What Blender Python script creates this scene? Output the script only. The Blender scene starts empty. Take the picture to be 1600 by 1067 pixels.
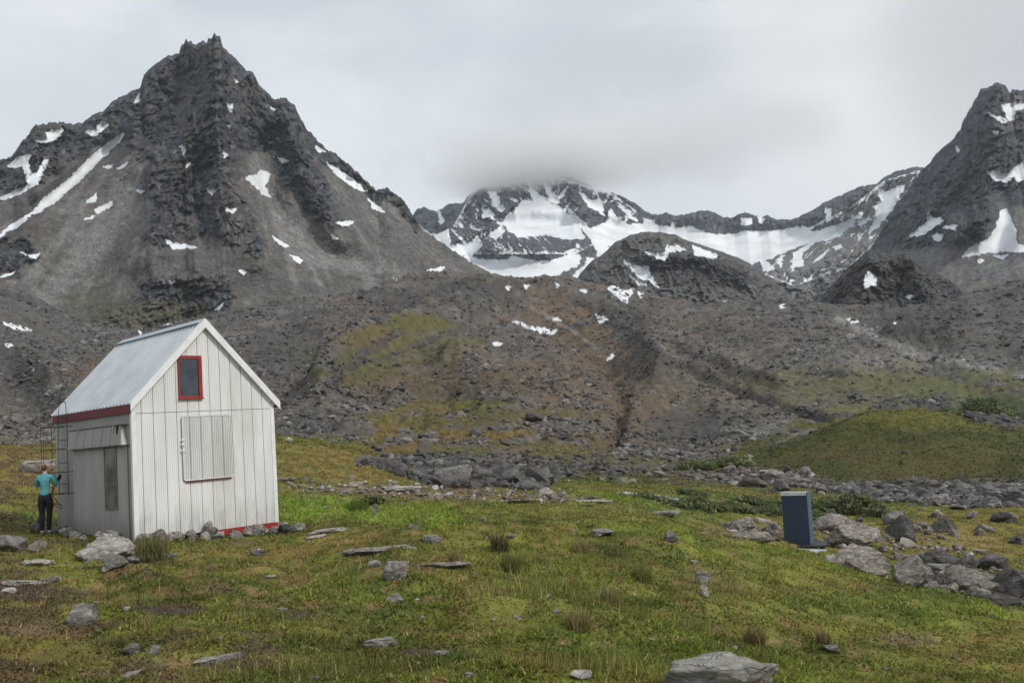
import bpy, bmesh, math, random
import numpy as np
from mathutils import Vector, Matrix, noise as mnoise

# ------------------------------------------------------------------ camera, sky, sun, exposure
F, PITCH, ROLL, CAMZ = 1450.0, 0.094, 0.070, 1.8
sc = bpy.context.scene
C = sc.collection
cam_d = bpy.data.cameras.new('camera')
cam_d.sensor_width = 36.0
cam_d.lens = 36.0 * F / 1600.0
cam_d.clip_start = 0.1
cam_d.clip_end = 40000.0
cam = bpy.data.objects.new('camera', cam_d)
C.objects.link(cam)
cp, sp, cr, sr = math.cos(PITCH), math.sin(PITCH), math.cos(ROLL), math.sin(ROLL)
fwd = Vector((0, cp, sp)); vup = Vector((0, -sp, cp)); vx = Vector((1, 0, 0))
right = vx * cr - vup * sr
up = vx * sr + vup * cr
cam.matrix_world = Matrix(((right.x, up.x, -fwd.x, 0), (right.y, up.y, -fwd.y, 0), (right.z, up.z, -fwd.z, CAMZ), (0, 0, 0, 1)))
sc.camera = cam

SUN_DIR = Vector((0.80, -0.42, 0.80)).normalized()      # towards the sun
SUN_EL = math.asin(SUN_DIR.z)
SUN_AZ = math.atan2(SUN_DIR.x, SUN_DIR.y)
sun_d = bpy.data.lights.new('sun', 'SUN')
sun_d.energy = 2.3
sun_d.angle = math.radians(9)
sun_d.color = (1.0, 0.955, 0.88)
sun = bpy.data.objects.new('sun', sun_d)
sun.rotation_euler = SUN_DIR.to_track_quat('Z', 'Y').to_euler()
C.objects.link(sun)

sc.view_settings.view_transform = 'Standard'
sc.view_settings.look = 'None'
sc.view_settings.exposure = 0.12
sc.view_settings.gamma = 1.0
sc.view_settings.use_curve_mapping = False
sc.cycles.use_denoising = True
sc.cycles.max_bounces = 8
sc.cycles.volume_bounces = 6
sc.cycles.transparent_max_bounces = 8


class NT:
    """small helper for node trees"""
    def __init__(s, tree):
        s.t = tree; s.n = tree.nodes; s.l = tree.links

    def node(s, kind, ins=None, **props):
        nd = s.n.new(kind)
        for k, v in props.items():
            setattr(nd, k, v)
        for k, v in (ins or {}).items():
            s.set(nd, k, v)
        return nd

    def set(s, nd, k, v):
        sock = nd.inputs[k]
        if isinstance(v, bpy.types.NodeSocket):
            s.l.new(v, sock)
        else:
            if sock.type == 'RGBA' and len(v) == 3:
                v = (*v, 1)
            sock.default_value = v

    def math(s, op, a, b=0.0, c=0.0, clamp=False):
        nd = s.node('ShaderNodeMath', {0: a, 1: b, 2: c}, operation=op, use_clamp=clamp)
        return nd.outputs[0]

    def mix(s, f, a, b, mode='MIX'):
        nd = s.n.new('ShaderNodeMix'); nd.data_type = 'RGBA'; nd.blend_type = mode
        for k, v in ((0, f), (6, a), (7, b)):
            s.set(nd, k, v)
        return nd.outputs[2]

    def noise(s, vec, scale, detail=4.0, rough=0.55, dist=0.0, out='Fac'):
        nd = s.node('ShaderNodeTexNoise', {'Scale': scale, 'Detail': detail, 'Roughness': rough, 'Distortion': dist})
        if vec is not None:
            s.l.new(vec, nd.inputs['Vector'])
        return nd.outputs[out]

    def ramp(s, f, lo, hi, a=0.0, b=1.0, smooth=True):
        nd = s.n.new('ShaderNodeMapRange')
        nd.interpolation_type = 'SMOOTHSTEP' if smooth else 'LINEAR'
        for k, v in ((0, f), (1, lo), (2, hi), (3, a), (4, b)):
            s.set(nd, k, v)
        return nd.outputs[0]

    def mapping(s, vec, scale=(1, 1, 1), rot=(0, 0, 0), loc=(0, 0, 0)):
        nd = s.node('ShaderNodeMapping', {'Scale': scale, 'Rotation': rot, 'Location': loc})
        s.l.new(vec, nd.inputs['Vector'])
        return nd.outputs[0]


def pray(px, py):
    """photograph pixel -> unit world direction (dx, dy, dz)"""
    u2 = (np.asarray(px, float) - 800) / F; v2 = -(np.asarray(py, float) - 533.5) / F
    u = u2 * cr + v2 * sr; v = -u2 * sr + v2 * cr
    return u, cp - v * sp, sp + v * cp


def azel(px, py):
    x, y, z = pray(px, py)
    return np.arctan2(x, y), z / np.hypot(x, y)


def to_px(az, te):
    X, Y, Z = np.sin(az), np.cos(az), te
    yf = Y * cp + Z * sp; zu = -Y * sp + Z * cp
    u2 = X * cr - zu * sr; v2 = X * sr + zu * cr
    yf = np.maximum(yf, 0.05)
    return 800 + F * u2 / yf, 533.5 - F * v2 / yf


world = bpy.data.worlds.new("World")
sc.world = world
world.use_nodes = True
wt = NT(world.node_tree)
wt.n.clear()
sky = wt.node('ShaderNodeTexSky', sky_type='NISHITA', sun_disc=False, sun_elevation=SUN_EL, sun_rotation=SUN_AZ)
wtc = wt.node('ShaderNodeTexCoord').outputs['Generated']
sepw = wt.node('ShaderNodeSeparateXYZ'); wt.l.new(wtc, sepw.inputs[0])
flat = wt.mapping(wtc, (1.0, 1.0, 2.6))
cn1 = wt.noise(flat, 1.7, 5, 0.5, 0.5)
cn2 = wt.noise(wt.mapping(wtc, (1, 1, 2.0), loc=(3.1, 1.7, 0.4)), 4.5, 5, 0.5, 0.3)
csum = wt.math('ADD', wt.math('MULTIPLY', cn1, 0.72), wt.math('MULTIPLY', cn2, 0.28))
cfac = wt.ramp(csum, 0.42, 0.62)
# overcast deck: darker and lighter parts of the cloud (radiance before the 0.1 background strength)
cloud = wt.mix(cfac, (6.1, 6.6, 7.1), (7.8, 8.15, 8.5))


def dirblob(px, py, width, px2=None):
    x, y, z = pray(px, py)
    d = Vector((float(x), float(y), float(z))).normalized()
    dn = wt.node('ShaderNodeVectorMath', {0: wtc, 1: d}, operation='DOT_PRODUCT').outputs['Value']
    return wt.ramp(dn, math.cos(width), 1.0)


thin = dirblob(1330, 105, 0.17)          # thin part of the deck where the light comes through
cloud = wt.mix(wt.math('MULTIPLY', thin, 0.55), cloud, (8.6, 8.5, 8.3))
dark1 = dirblob(960, 215, 0.17)
cloud = wt.mix(wt.math('MULTIPLY', dark1, 0.25), cloud, (5.0, 5.1, 5.3))
dark2 = dirblob(1600, 60, 0.16)
cloud = wt.mix(wt.math('MULTIPLY', dark2, 0.55), cloud, (4.6, 4.7, 4.85))
lift = dirblob(1180, 330, 0.13)
cloud = wt.mix(wt.math('MULTIPLY', lift, 0.5), cloud, (7.4, 7.6, 7.9))
skyc = wt.mix(0.93, sky.outputs[0], cloud)
bg = wt.node('ShaderNodeBackground', {'Color': skyc, 'Strength': 0.1})
wo = wt.node('ShaderNodeOutputWorld')
wt.l.new(bg.outputs[0], wo.inputs[0])

# ------------------------------------------------------------------ numpy noise
_rs = np.random.RandomState(7)
_perm = _rs.permutation(4096).astype(np.int64)
_val = _rs.rand(4096) * 2 - 1
_ga = _rs.rand(4096) * 2 * np.pi
_gx, _gy = np.cos(_ga), np.sin(_ga)


def gnoise(x, y, seed=0):
    """2D gradient noise, about -0.7..0.7"""
    xi = np.floor(x); yi = np.floor(y)
    fx = x - xi; fy = y - yi
    xi = xi.astype(np.int64) + seed * 57; yi = yi.astype(np.int64) + seed * 131
    sx = fx * fx * fx * (fx * (fx * 6 - 15) + 10); sy = fy * fy * fy * (fy * (fy * 6 - 15) + 10)
    def g(i, j, dx, dy):
        h = _perm[(_perm[(xi + i) & 4095] + yi + j) & 4095]
        return _gx[h] * dx + _gy[h] * dy
    a = g(0, 0, fx, fy); b = g(1, 0, fx - 1, fy); c = g(0, 1, fx, fy - 1); d = g(1, 1, fx - 1, fy - 1)
    return (a + (b - a) * sx) * (1 - sy) + (c + (d - c) * sx) * sy


def fbm(x, y, octs=5, seed=0, gain=0.5, lac=2.03):
    s = 0.0; a = 1.0
    for o in range(octs):
        s = s + a * gnoise(x, y, seed + o * 3)
        x = x * lac; y = y * lac; a *= gain
    return s


def ridged(x, y, octs=5, seed=0, gain=0.5, lac=2.1):
    s = 0.0; a = 1.0
    for o in range(octs):
        s = s + a * (1 - 2.2 * np.abs(gnoise(x, y, seed + o * 3)))
        x = x * lac; y = y * lac; a *= gain
    return s


def facets(x, y, seed=0, slope=1.0):
    """flat tilted faces with sharp edges between them, like jointed rock"""
    xi = np.floor(x).astype(np.int64); yi = np.floor(y).astype(np.int64)
    best = np.full(x.shape, 1e9); out = np.zeros(x.shape)
    for dx in (-1, 0, 1):
        for dy in (-1, 0, 1):
            cx = xi + dx; cy = yi + dy
            h = _perm[(_perm[(cx + seed * 71) & 4095] + cy + seed * 13) & 4095]
            h2 = _perm[(h + 917) & 4095]; h3 = _perm[(h2 + 331) & 4095]
            ox = cx + 0.5 + 0.45 * _val[h]; oy = cy + 0.5 + 0.45 * _val[h2]
            d = (x - ox) ** 2 + (y - oy) ** 2
            v = 0.5 * _val[h3] + slope * (_gx[h3] * (x - ox) + _gy[h3] * (y - oy))
            m = d < best
            best = np.where(m, d, best); out = np.where(m, v, out)
    return out


def inpoly_sd(px, py, poly):
    """signed distance in photo pixels, positive inside"""
    P = np.asarray(poly, float)
    bx0, by0 = P.min(0) - 25; bx1, by1 = P.max(0) + 25
    out = np.full(px.shape, -25.0)
    m = (px > bx0) & (px < bx1) & (py > by0) & (py < by1)
    x = px[m]; y = py[m]
    if x.size == 0:
        return out
    dmin = np.full(x.shape, 1e9); inside = np.zeros(x.shape, bool)
    for i in range(len(P)):
        x0, y0 = P[i]; x1, y1 = P[(i + 1) % len(P)]
        ex, ey = x1 - x0, y1 - y0
        t = np.clip(((x - x0) * ex + (y - y0) * ey) / (ex * ex + ey * ey + 1e-9), 0, 1)
        d = np.hypot(x - x0 - t * ex, y - y0 - t * ey)
        dmin = np.minimum(dmin, d)
        if y0 != y1:
            c = ((y0 > y) != (y1 > y)) & (x < (x1 - x0) * (y - y0) / (y1 - y0) + x0)
            inside ^= c
    out[m] = np.where(inside, dmin, -np.minimum(dmin, 25))
    return out


def polyline_d(px, py, pts):
    d = np.full(px.shape, 1e9)
    for (x0, y0), (x1, y1) in zip(pts[:-1], pts[1:]):
        ex, ey = x1 - x0, y1 - y0
        t = np.clip(((px - x0) * ex + (py - y0) * ey) / (ex * ex + ey * ey + 1e-9), 0, 1)
        d = np.minimum(d, np.hypot(px - x0 - t * ex, py - y0 - t * ey))
    return d


def smooth(x, a, b):
    t = np.clip((x - a) / (b - a), 0, 1)
    return t * t * (3 - 2 * t)


# ------------------------------------------------------------------ materials
def new_mat(name):
    m = bpy.data.materials.new(name); m.use_nodes = True
    t = NT(m.node_tree)
    b = m.node_tree.nodes['Principled BSDF']
    return m, t, b


def plain(name, col, rough=0.6, metal=0.0, var=0.12, scale=8.0, bump=0.0, spec=0.4, stretch=(1, 1, 1), detail_col=None, dfac=0.35):
    m, t, b = new_mat(name)
    tc = t.node('ShaderNodeTexCoord').outputs['Object']
    v = t.mapping(tc, stretch)
    n = t.noise(v, scale, 6, 0.6)
    dark = tuple(c * (1 - var * 1.6) for c in col); lite = tuple(min(1, c * (1 + var)) for c in col)
    c = t.mix(t.ramp(n, 0.3, 0.7), dark, lite)
    if detail_col:
        n2 = t.noise(v, scale * 0.37, 7, 0.7)
        c = t.mix(t.math('MULTIPLY', t.ramp(n2, 0.52, 0.7), dfac), c, detail_col)
    t.set(b, 'Base Color', c)
    t.set(b, 'Roughness', t.ramp(n, 0.2, 0.8, max(0, rough - .08), min(1, rough + .08)))
    b.inputs['Metallic'].default_value = metal
    b.inputs['Specular IOR Level'].default_value = spec
    if bump:
        bp = t.node('ShaderNodeBump', {'Strength': 0.6, 'Distance': bump, 'Height': t.noise(v, scale * 2.5, 5, 0.65)})
        t.l.new(bp.outputs[0], b.inputs['Normal'])
    return m


def terrain_mat(name, s1, s2, b1, b2, contrast=0.5, snow=True, grain=None):
    """colour comes from the ground's own 'albedo' attribute, broken up by world-space noise; snow from the 'snow' attribute"""
    m, t, b = new_mat(name)
    alb = t.node('ShaderNodeAttribute', attribute_name='albedo').outputs['Color']
    pos = t.node('ShaderNodeNewGeometry').outputs['Position']
    n1 = t.noise(pos, s1, 6, 0.62)
    n2 = t.noise(t.mapping(pos, loc=(31, 7, 3)), s2, 6, 0.7)
    k = t.math('MULTIPLY', t.ramp(n1, 0.25, 0.75, 1 - contrast, 1 + contrast, False), t.ramp(n2, 0.25, 0.75, 1 - contrast, 1 + contrast, False))
    if grain:
        vo = t.node('ShaderNodeTexVoronoi', {'Scale': grain}, feature='F1')
        t.l.new(pos, vo.inputs['Vector'])
        k = t.math('MULTIPLY', k, t.ramp(vo.outputs['Color'], 0.1, 0.9, 0.62, 1.4, False))
    hsv = t.node('ShaderNodeHueSaturation', {'Value': k, 'Color': alb})
    col = hsv.outputs[0]
    rough = 0.95
    if snow:
        sn = t.node('ShaderNodeAttribute', attribute_name='snow').outputs['Fac']
        ns = t.noise(pos, s1 * 1.6, 7, 0.7)
        edge = t.math('ADD', sn, t.math('ADD', t.math('MULTIPLY', t.math('SUBTRACT', ns, 0.5), 6.5), 1.7))
        sf = t.ramp(edge, -0.5, 0.9)
        scol = t.mix(t.ramp(t.noise(pos, s1 * 0.5, 5, 0.6), 0.35, 0.75), (0.72, 0.74, 0.76), (0.56, 0.58, 0.60))
        col = t.mix(sf, col, scol)
    t.set(b, 'Base Color', col)
    b.inputs['Roughness'].default_value = rough
    b.inputs['Specular IOR Level'].default_value = 0.15
    h = t.math('ADD', t.math('MULTIPLY', n1, b1), t.math('MULTIPLY', n2, b2))
    if snow:
        h = t.math('MULTIPLY', h, t.ramp(sf, 0, 1, 1, 0.15))
    bp = t.node('ShaderNodeBump', {'Strength': 1.0, 'Distance': 1.0, 'Height': h})
    t.l.new(bp.outputs[0], b.inputs['Normal'])
    return m


def rock_mat(name, base, lite, dark, scale=1.0, lichen=(0.05, 0.05, 0.045), warm=(0.2, 0.16, 0.11)):
    m, t, b = new_mat(name)
    pos = t.node('ShaderNodeNewGeometry').outputs['Position']
    n1 = t.noise(pos, 2.2 * scale, 7, 0.65, 0.4)
    n2 = t.noise(pos, 11 * scale, 7, 0.7)
    n3 = t.noise(t.mapping(pos, loc=(9, 4, 2)), 5 * scale, 8, 0.72)
    c = t.mix(t.ramp(n1, 0.33, 0.66), dark, base)
    c = t.mix(t.ramp(n2, 0.47, 0.68), c, lite)
    c = t.mix(t.math('MULTIPLY', t.ramp(n3, 0.57, 0.63), 0.65), c, lichen)
    n4 = t.noise(t.mapping(pos, loc=(2, 14, 8)), 3 * scale, 6, 0.6)
    c = t.mix(t.math('MULTIPLY', t.ramp(n4, 0.55, 0.7), 0.4), c, warm)
    oi = t.node('ShaderNodeObjectInfo').outputs['Random']
    hsv = t.node('ShaderNodeHueSaturation', {'Value': t.ramp(oi, 0, 1, 0.78, 1.22, False), 'Color': c})
    t.set(b, 'Base Color', hsv.outputs[0])
    b.inputs['Roughness'].default_value = 0.92
    b.inputs['Specular IOR Level'].default_value = 0.2
    mus = t.noise(t.mapping(pos, (1, 1, 3.5), (0.3, 0.2, 0)), 6 * scale, 8, 0.75, 0.6)
    vc = t.node('ShaderNodeTexVoronoi', {'Scale': 2.4 * scale}, feature='DISTANCE_TO_EDGE')
    wv = t.node('ShaderNodeVectorMath', {0: t.mapping(pos, (1, 1, 2.6), (0.35, 0.25, 0)), 1: t.node('ShaderNodeVectorMath', {0: t.noise(pos, 3 * scale, 5, 0.6, out='Color'), 1: (0.5, 0.5, 0.5)}, operation='MULTIPLY').outputs[0]}, operation='ADD').outputs[0]
    t.l.new(wv, vc.inputs['Vector'])
    crack = t.ramp(vc.outputs['Distance'], 0.0, 0.045)
    mus = t.math('ADD', t.math('MULTIPLY', mus, 1.6), t.math('MULTIPLY', crack, 0.55))
    h = t.math('ADD', t.math('MULTIPLY', mus, 0.07 / scale), t.math('MULTIPLY', n2, 0.02 / scale))
    bp = t.node('ShaderNodeBump', {'Strength': 1.0, 'Distance': 1.0, 'Height': h})
    t.l.new(bp.outputs[0], b.inputs['Normal'])
    return m


def veg_mat(name):
    m, t, b = new_mat(name)
    alb = t.node('ShaderNodeAttribute', attribute_name='albedo').outputs['Color']
    t.set(b, 'Base Color', alb)
    b.inputs['Roughness'].default_value = 0.75
    b.inputs['Specular IOR Level'].default_value = 0.2
    tr = t.node('ShaderNodeBsdfTranslucent', {'Color': alb})
    mx = t.node('ShaderNodeMixShader', {0: 0.28})
    t.l.new(b.outputs[0], mx.inputs[1]); t.l.new(tr.outputs[0], mx.inputs[2])
    t.l.new(mx.outputs[0], t.n['Material Output'].inputs[0])
    return m


# ------------------------------------------------------------------ mesh helpers
def mesh_np(name, verts, faces, mat, smooth_=True, attrs=None, parent=None):
    verts = np.asarray(verts, np.float32); faces = np.asarray(faces, np.int32)
    me = bpy.data.meshes.new(name)
    nv, nf, k = len(verts), len(faces), faces.shape[1]
    me.vertices.add(nv); me.vertices.foreach_set('co', verts.ravel())
    me.loops.add(nf * k); me.loops.foreach_set('vertex_index', faces.ravel())
    me.polygons.add(nf)
    me.polygons.foreach_set('loop_start', np.arange(0, nf * k, k, dtype=np.int32))
    me.polygons.foreach_set('loop_total', np.full(nf, k, np.int32))
    me.polygons.foreach_set('use_smooth', np.full(nf, smooth_, bool))
    me.update(calc_edges=True)
    for an, av in (attrs or {}).items():
        av = np.asarray(av, np.float32)
        if av.ndim == 1:
            a = me.attributes.new(an, 'FLOAT', 'POINT'); a.data.foreach_set('value', av)
        else:
            a = me.attributes.new(an, 'FLOAT_COLOR', 'POINT')
            c4 = np.ones((nv, 4), np.float32); c4[:, :3] = av[:, :3]
            a.data.foreach_set('color', c4.ravel())
    me.materials.append(mat)
    o = bpy.data.objects.new(name, me); C.objects.link(o)
    if parent:
        o.parent = parent
    return o


def grid_faces(nr, nc):
    i = np.arange(nr * nc).reshape(nr, nc)
    return np.stack([i[:-1, :-1], i[:-1, 1:], i[1:, 1:], i[1:, :-1]], -1).reshape(-1, 4)


def tag(o, label=None, cat=None, group=None, kind=None):
    if label: o['label'] = label
    if cat: o['category'] = cat
    if group: o['group'] = group
    if kind: o['kind'] = kind
    return o


def empty(name, loc=(0, 0, 0), rz=0.0):
    o = bpy.data.objects.new(name, None); C.objects.link(o)
    o.location = loc; o.rotation_euler = (0, 0, rz); o.empty_display_size = 0.3
    return o


def obj(name, bm, mat, parent=None, sm=False, bevel=0.0):
    me = bpy.data.meshes.new(name)
    if bevel:
        bmesh.ops.bevel(bm, geom=[e for e in bm.edges if e.is_manifold and e.calc_face_angle(0) > 0.5], offset=bevel, segments=2, affect='EDGES', clamp_overlap=True)
    bm.normal_update()
    bm.to_mesh(me); bm.free()
    if sm:
        for p in me.polygons: p.use_smooth = True
    mats = mat if isinstance(mat, (list, tuple)) else [mat]
    for q in mats: me.materials.append(q)
    o = bpy.data.objects.new(name, me); C.objects.link(o)
    if parent: o.parent = parent
    return o


def box(bm, x0, x1, y0, y1, z0, z1, M=None):
    vs = [bm.verts.new((x, y, z)) for z in (z0, z1) for y in (y0, y1) for x in (x0, x1)]
    if M is not None:
        for v in vs: v.co = M @ v.co
    for f in ((0, 2, 3, 1), (4, 5, 7, 6), (0, 1, 5, 4), (2, 6, 7, 3), (0, 4, 6, 2), (1, 3, 7, 5)):
        bm.faces.new([vs[i] for i in f])
    return vs


def hexa(bm, pts):
    """8 points: bottom ring of 4 then top ring of 4"""
    vs = [bm.verts.new(p) for p in pts]
    for f in ((3, 2, 1, 0), (4, 5, 6, 7), (0, 1, 5, 4), (1, 2, 6, 5), (2, 3, 7, 6), (3, 0, 4, 7)):
        bm.faces.new([vs[i] for i in f])


def tube(bm, pts, r, n=6):
    rings = []
    pts = [Vector(p) for p in pts]
    for i, p in enumerate(pts):
        d = (pts[min(i + 1, len(pts) - 1)] - pts[max(i - 1, 0)]).normalized()
        a = d.cross(Vector((0, 0, 1)))
        if a.length < 1e-3: a = Vector((1, 0, 0))
        a.normalize(); b = d.cross(a)
        rr = r[i] if isinstance(r, (list, tuple)) else r
        rings.append([bm.verts.new(p + (a * math.cos(2 * math.pi * k / n) + b * math.sin(2 * math.pi * k / n)) * rr) for k in range(n)])
    for A, B in zip(rings[:-1], rings[1:]):
        for k in range(n):
            bm.faces.new([A[k], A[(k + 1) % n], B[(k + 1) % n], B[k]])
    bm.faces.new(rings[0][::-1]); bm.faces.new(rings[-1])


# ------------------------------------------------------------------ GROUND: a height field over azimuth and distance
# (photo x, photo y, horizontal distance in metres)
CP = [
 (-150,1067,7.6),(-150,900,14),(-150,850,19),(-150,800,26),(-150,740,45),(-150,690,75),(-150,640,150),(-150,560,350),(-150,500,640),(-150,430,900),
 (0,1067,7.2),(0,960,11),(0,900,15),(0,858,20.5),(0,835,25.3),(0,800,31),(0,760,38),(0,725,48),(0,698,64),(0,712,85),(0,690,140),(0,640,230),(0,570,380),(0,507,560),(0,450,700),
 (70,835,25),(100,852,22),(150,800,30),(150,750,42),(150,690,75),(130,620,250),(130,570,420),(150,545,560),(200,520,700),
 (212,846,21.8),(350,833,23.6),(430,826,24.9),(212,900,15),(212,1067,7.0),(300,842,22.6),(300,690,80),(300,600,260),(300,540,480),(300,505,660),
 (450,822,25.4),(440,780,32),(440,740,44),(440,700,62),(440,682,78),(440,690,105),(440,640,190),(440,565,360),(440,505,560),(440,472,760),
 (440,1067,6.9),(440,940,11.5),(440,870,17),
 (560,768,37),(560,735,50),(560,708,68),(580,712,95),(580,640,200),(580,560,370),(580,490,600),(570,462,800),
 (650,1067,6.8),(650,900,12.2),(650,830,18),(650,785,32),(650,765,42),(650,742,60),(650,722,85),(650,650,190),(650,560,380),(650,480,680),(640,446,860),
 (760,1067,6.8),(760,885,13.5),(760,820,20.5),(760,775,36),(760,765,44),(760,740,78),(760,700,115),(760,640,200),(760,560,380),(760,480,700),(730,432,900),
 (900,1067,6.8),(900,900,12.9),(900,830,20.9),(900,785,34),(900,760,60),(900,742,95),(900,650,200),(900,560,400),(900,480,740),(880,440,950),
 (1000,1067,7.0),(1000,900,13.8),(1000,820,23),(1000,790,40),(1000,765,66),(1000,745,95),(1000,650,210),(1000,560,420),(1000,500,700),(1000,458,900),
 (1100,1067,7.6),(1100,900,15.4),(1100,832,25),(1100,838,32),(1100,805,46),(1100,780,62),(1100,750,90),(1100,718,135),(1100,650,240),(1100,560,440),(1100,500,700),(1100,476,860),
 (1240,1067,8.8),(1240,950,15.2),(1240,868,25.5),(1240,871,31),(1240,853.5,37.5),(1240,800,60),(1240,772,80),(1240,752,92),(1240,700,118),(1240,694,126),(1240,702,170),(1240,640,250),(1240,560,440),(1240,500,700),(1240,468,860),
 (1350,1067,9.6),(1350,980,15.2),(1350,905,24),(1350,900,30),(1350,850,43),(1350,790,64),(1350,770,80),(1350,750,91),(1350,690,112),(1360,646,128),(1360,668,175),(1360,630,260),(1360,570,420),(1360,520,600),(1360,482,820),
 (1480,1067,10.5),(1480,1000,15.5),(1480,925,24.5),(1480,922,30),(1480,860,42),(1480,800,62),(1480,765,78),(1480,748,90),(1480,700,108),(1480,650,130),(1480,672,175),(1480,620,270),(1480,560,430),(1480,510,620),(1480,470,850),
 (1600,1067,11.3),(1600,1010,16),(1600,945,24.5),(1600,942,30),(1600,870,42),(1600,800,60),(1600,768,75),(1600,750,88),(1600,708,105),(1600,672,128),(1600,690,165),(1600,640,230),(1600,590,370),(1600,540,520),(1600,480,720),(1600,440,950),
 (1760,1067,12.5),(1760,970,25),(1760,960,32),(1760,880,45),(1760,780,80),(1760,700,120),(1760,640,250),(1760,560,430),(1760,460,700),(1760,380,950),
]
for _x, _y in ((-150,455),(0,530),(130,560),(200,540),(300,530),(440,492),(570,482),(640,468),(730,452),(880,464),(1000,484),(1100,500),(1240,494),(1360,508),(1480,498),(1600,466),(1760,410)):
    CP.append((_x, _y, 1040))
_cp = np.array(CP, float)
_caz, _cte = azel(_cp[:, 0], _cp[:, 1])
_K = np.stack([_caz * 3.2, np.log(_cp[:, 2])], 1)
_LIN = np.stack([np.ones(len(_K)), _K[:, 0], _K[:, 1]], 1)


def _phi(d2):
    return np.sqrt(d2 + 0.012)


_A = _phi(((_K[:, None] - _K[None]) ** 2).sum(-1)) - np.eye(len(_K)) * 0.004
_n = len(_K)
_M = np.zeros((_n + 3, _n + 3)); _M[:_n, :_n] = _A; _M[:_n, _n:] = _LIN; _M[_n:, :_n] = _LIN.T
_W = np.linalg.solve(_M, np.concatenate([_cte, np.zeros(3)]))


def base_te(az, r):
    az = np.asarray(az, float); shp = az.shape
    az = np.clip(az.ravel(), -0.72, 0.72); lr = np.log(np.maximum(np.asarray(r, float).ravel(), 5.0))
    lr = np.minimum(lr, math.log(1100.))
    out = np.empty(az.shape)
    for i in range(0, len(az), 40000):
        a = az[i:i + 40000] * 3.2; l = lr[i:i + 40000]
        d2 = (a[:, None] - _K[None, :, 0]) ** 2 + (l[:, None] - _K[None, :, 1]) ** 2
        out[i:i + 40000] = _phi(d2) @ _W[:_n] + _W[_n] + _W[_n + 1] * a + _W[_n + 2] * l
    return out.reshape(shp)


SPURS = [([(500,620),(560,560),(640,515),(720,485),(800,466)], 9.0, 34), ([(800,500),(880,520),(945,560)], -8.0, 26), ([(860,455),(950,490),(1010,540),(1040,600)], 8.0, 24), ([(958,570),(972,630),(950,690),(900,725)], -4.5, 20),
 ([(985,522),(1040,562),(1110,592),(1180,622),(1250,642),(1290,655)], -4.0, 10), ([(1000,515),(1060,548),(1140,578),(1220,608)], 3.0, 12), ([(620,640),(700,628),(800,640)], 3.2, 22), ([(540,672),(640,662),(760,676),(820,690)], 2.0, 14),
 ([(1020,666),(1085,672)], -4.5, 34), ([(985,640),(1050,632),(1120,650)], 2.6, 14), ([(700,575),(790,560),(870,575)], 3.5, 22), ([(560,610),(620,600)], 3.0, 30), ([(600,446),(680,440),(750,452)], 5.0, 22), ([(1120,520),(1230,560),(1330,590)], 5.0, 30), ([(0,560),(60,600),(110,660)], 6.0, 26), ([(150,560),(120,610),(100,660)], -5.0, 22),
 ([(450,500),(500,560),(480,620)], -6.0, 30), ([(1440,560),(1520,600),(1600,640)], -4.0, 26), ([(1400,530),(1500,545),(1600,560)], 5.0, 16), ([(700,560),(760,600),(880,610)], 3.5, 26), ([(690,520),(780,540),(860,580)], -4.0, 20)]


def ground_z(x, y):
    x = np.atleast_1d(np.asarray(x, float)); y = np.atleast_1d(np.asarray(y, float))
    g = _ground_z(x, y)
    return g if g.size > 1 else g.reshape(-1)[0]


def _ground_z(x, y):
    x = np.asarray(x, float); y = np.asarray(y, float)
    r = np.hypot(x, y); az = np.arctan2(x, y)
    rr = np.maximum(r, 5.0)
    z = CAMZ + rr * base_te(az, rr)
    # hummocks of the turf, then blocky scree
    hb = 0.24 * fbm(x / 2.4, y / 2.4, 3, 3) + 0.085 * fbm(x / 0.65, y / 0.65, 3, 9)
    near = 1 - smooth(r, 60, 110)
    hutd = np.hypot(x + 8.2, y - 23.4)
    calm = 0.12 + 0.88 * smooth(hutd, 3.0, 5.5)
    z = z + hb * near * calm
    m = (r > 105) & (r < 1050)
    if m.any():
        px, py = to_px(az[m], (z[m] - CAMZ) / r[m])
        w_ = fbm(px / 40, py / 18, 3, 401) * 12
        dz = np.zeros(px.shape)
        for pts_, h_, wd in SPURS:
            d = polyline_d(px + w_, (py + w_ * .4) * 2.0, [(a_, b_ * 2.0) for a_, b_ in pts_]) / wd
            dz = dz + (1.5 if h_ > 0 else 0.95) * h_ * np.exp(-d * d)
        z[m] = z[m] + dz * smooth(r[m], 105, 180)
    mk = smooth(r, 78, 95) * (1 - smooth(r, 170, 200))
    z = z + mk * (0.8 * fbm(x / 13, y / 13, 3, 601) + 0.30 * fbm(x / 4, y / 4, 3, 607))
    f = smooth(r, 50, 130)
    z = z + f * ((0.35 + r * 0.0035) * fbm(x / 17, y / 17, 3, 21) + (0.25 + r * 0.0012) * ridged(x / 5.5, y / 5.5, 3, 33) * 0.45)
    far = smooth(r, 250, 700)
    z = z + far * (5.0 * fbm(x / 80, y / 80, 3, 41))
    return z


def ground_hit(px, py, rmin=5.5, rmax=1000):
    az, te = azel(px, py)
    rs = np.exp(np.linspace(math.log(rmin), math.log(rmax), 1400))
    x = rs * math.sin(float(az)); y = rs * math.cos(float(az))
    g = ground_z(x, y)
    ok = np.nonzero(g >= CAMZ + rs * float(te))[0]
    i = ok[0] if len(ok) else len(rs) - 1
    return float(x[i]), float(y[i]), float(g[i])


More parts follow.
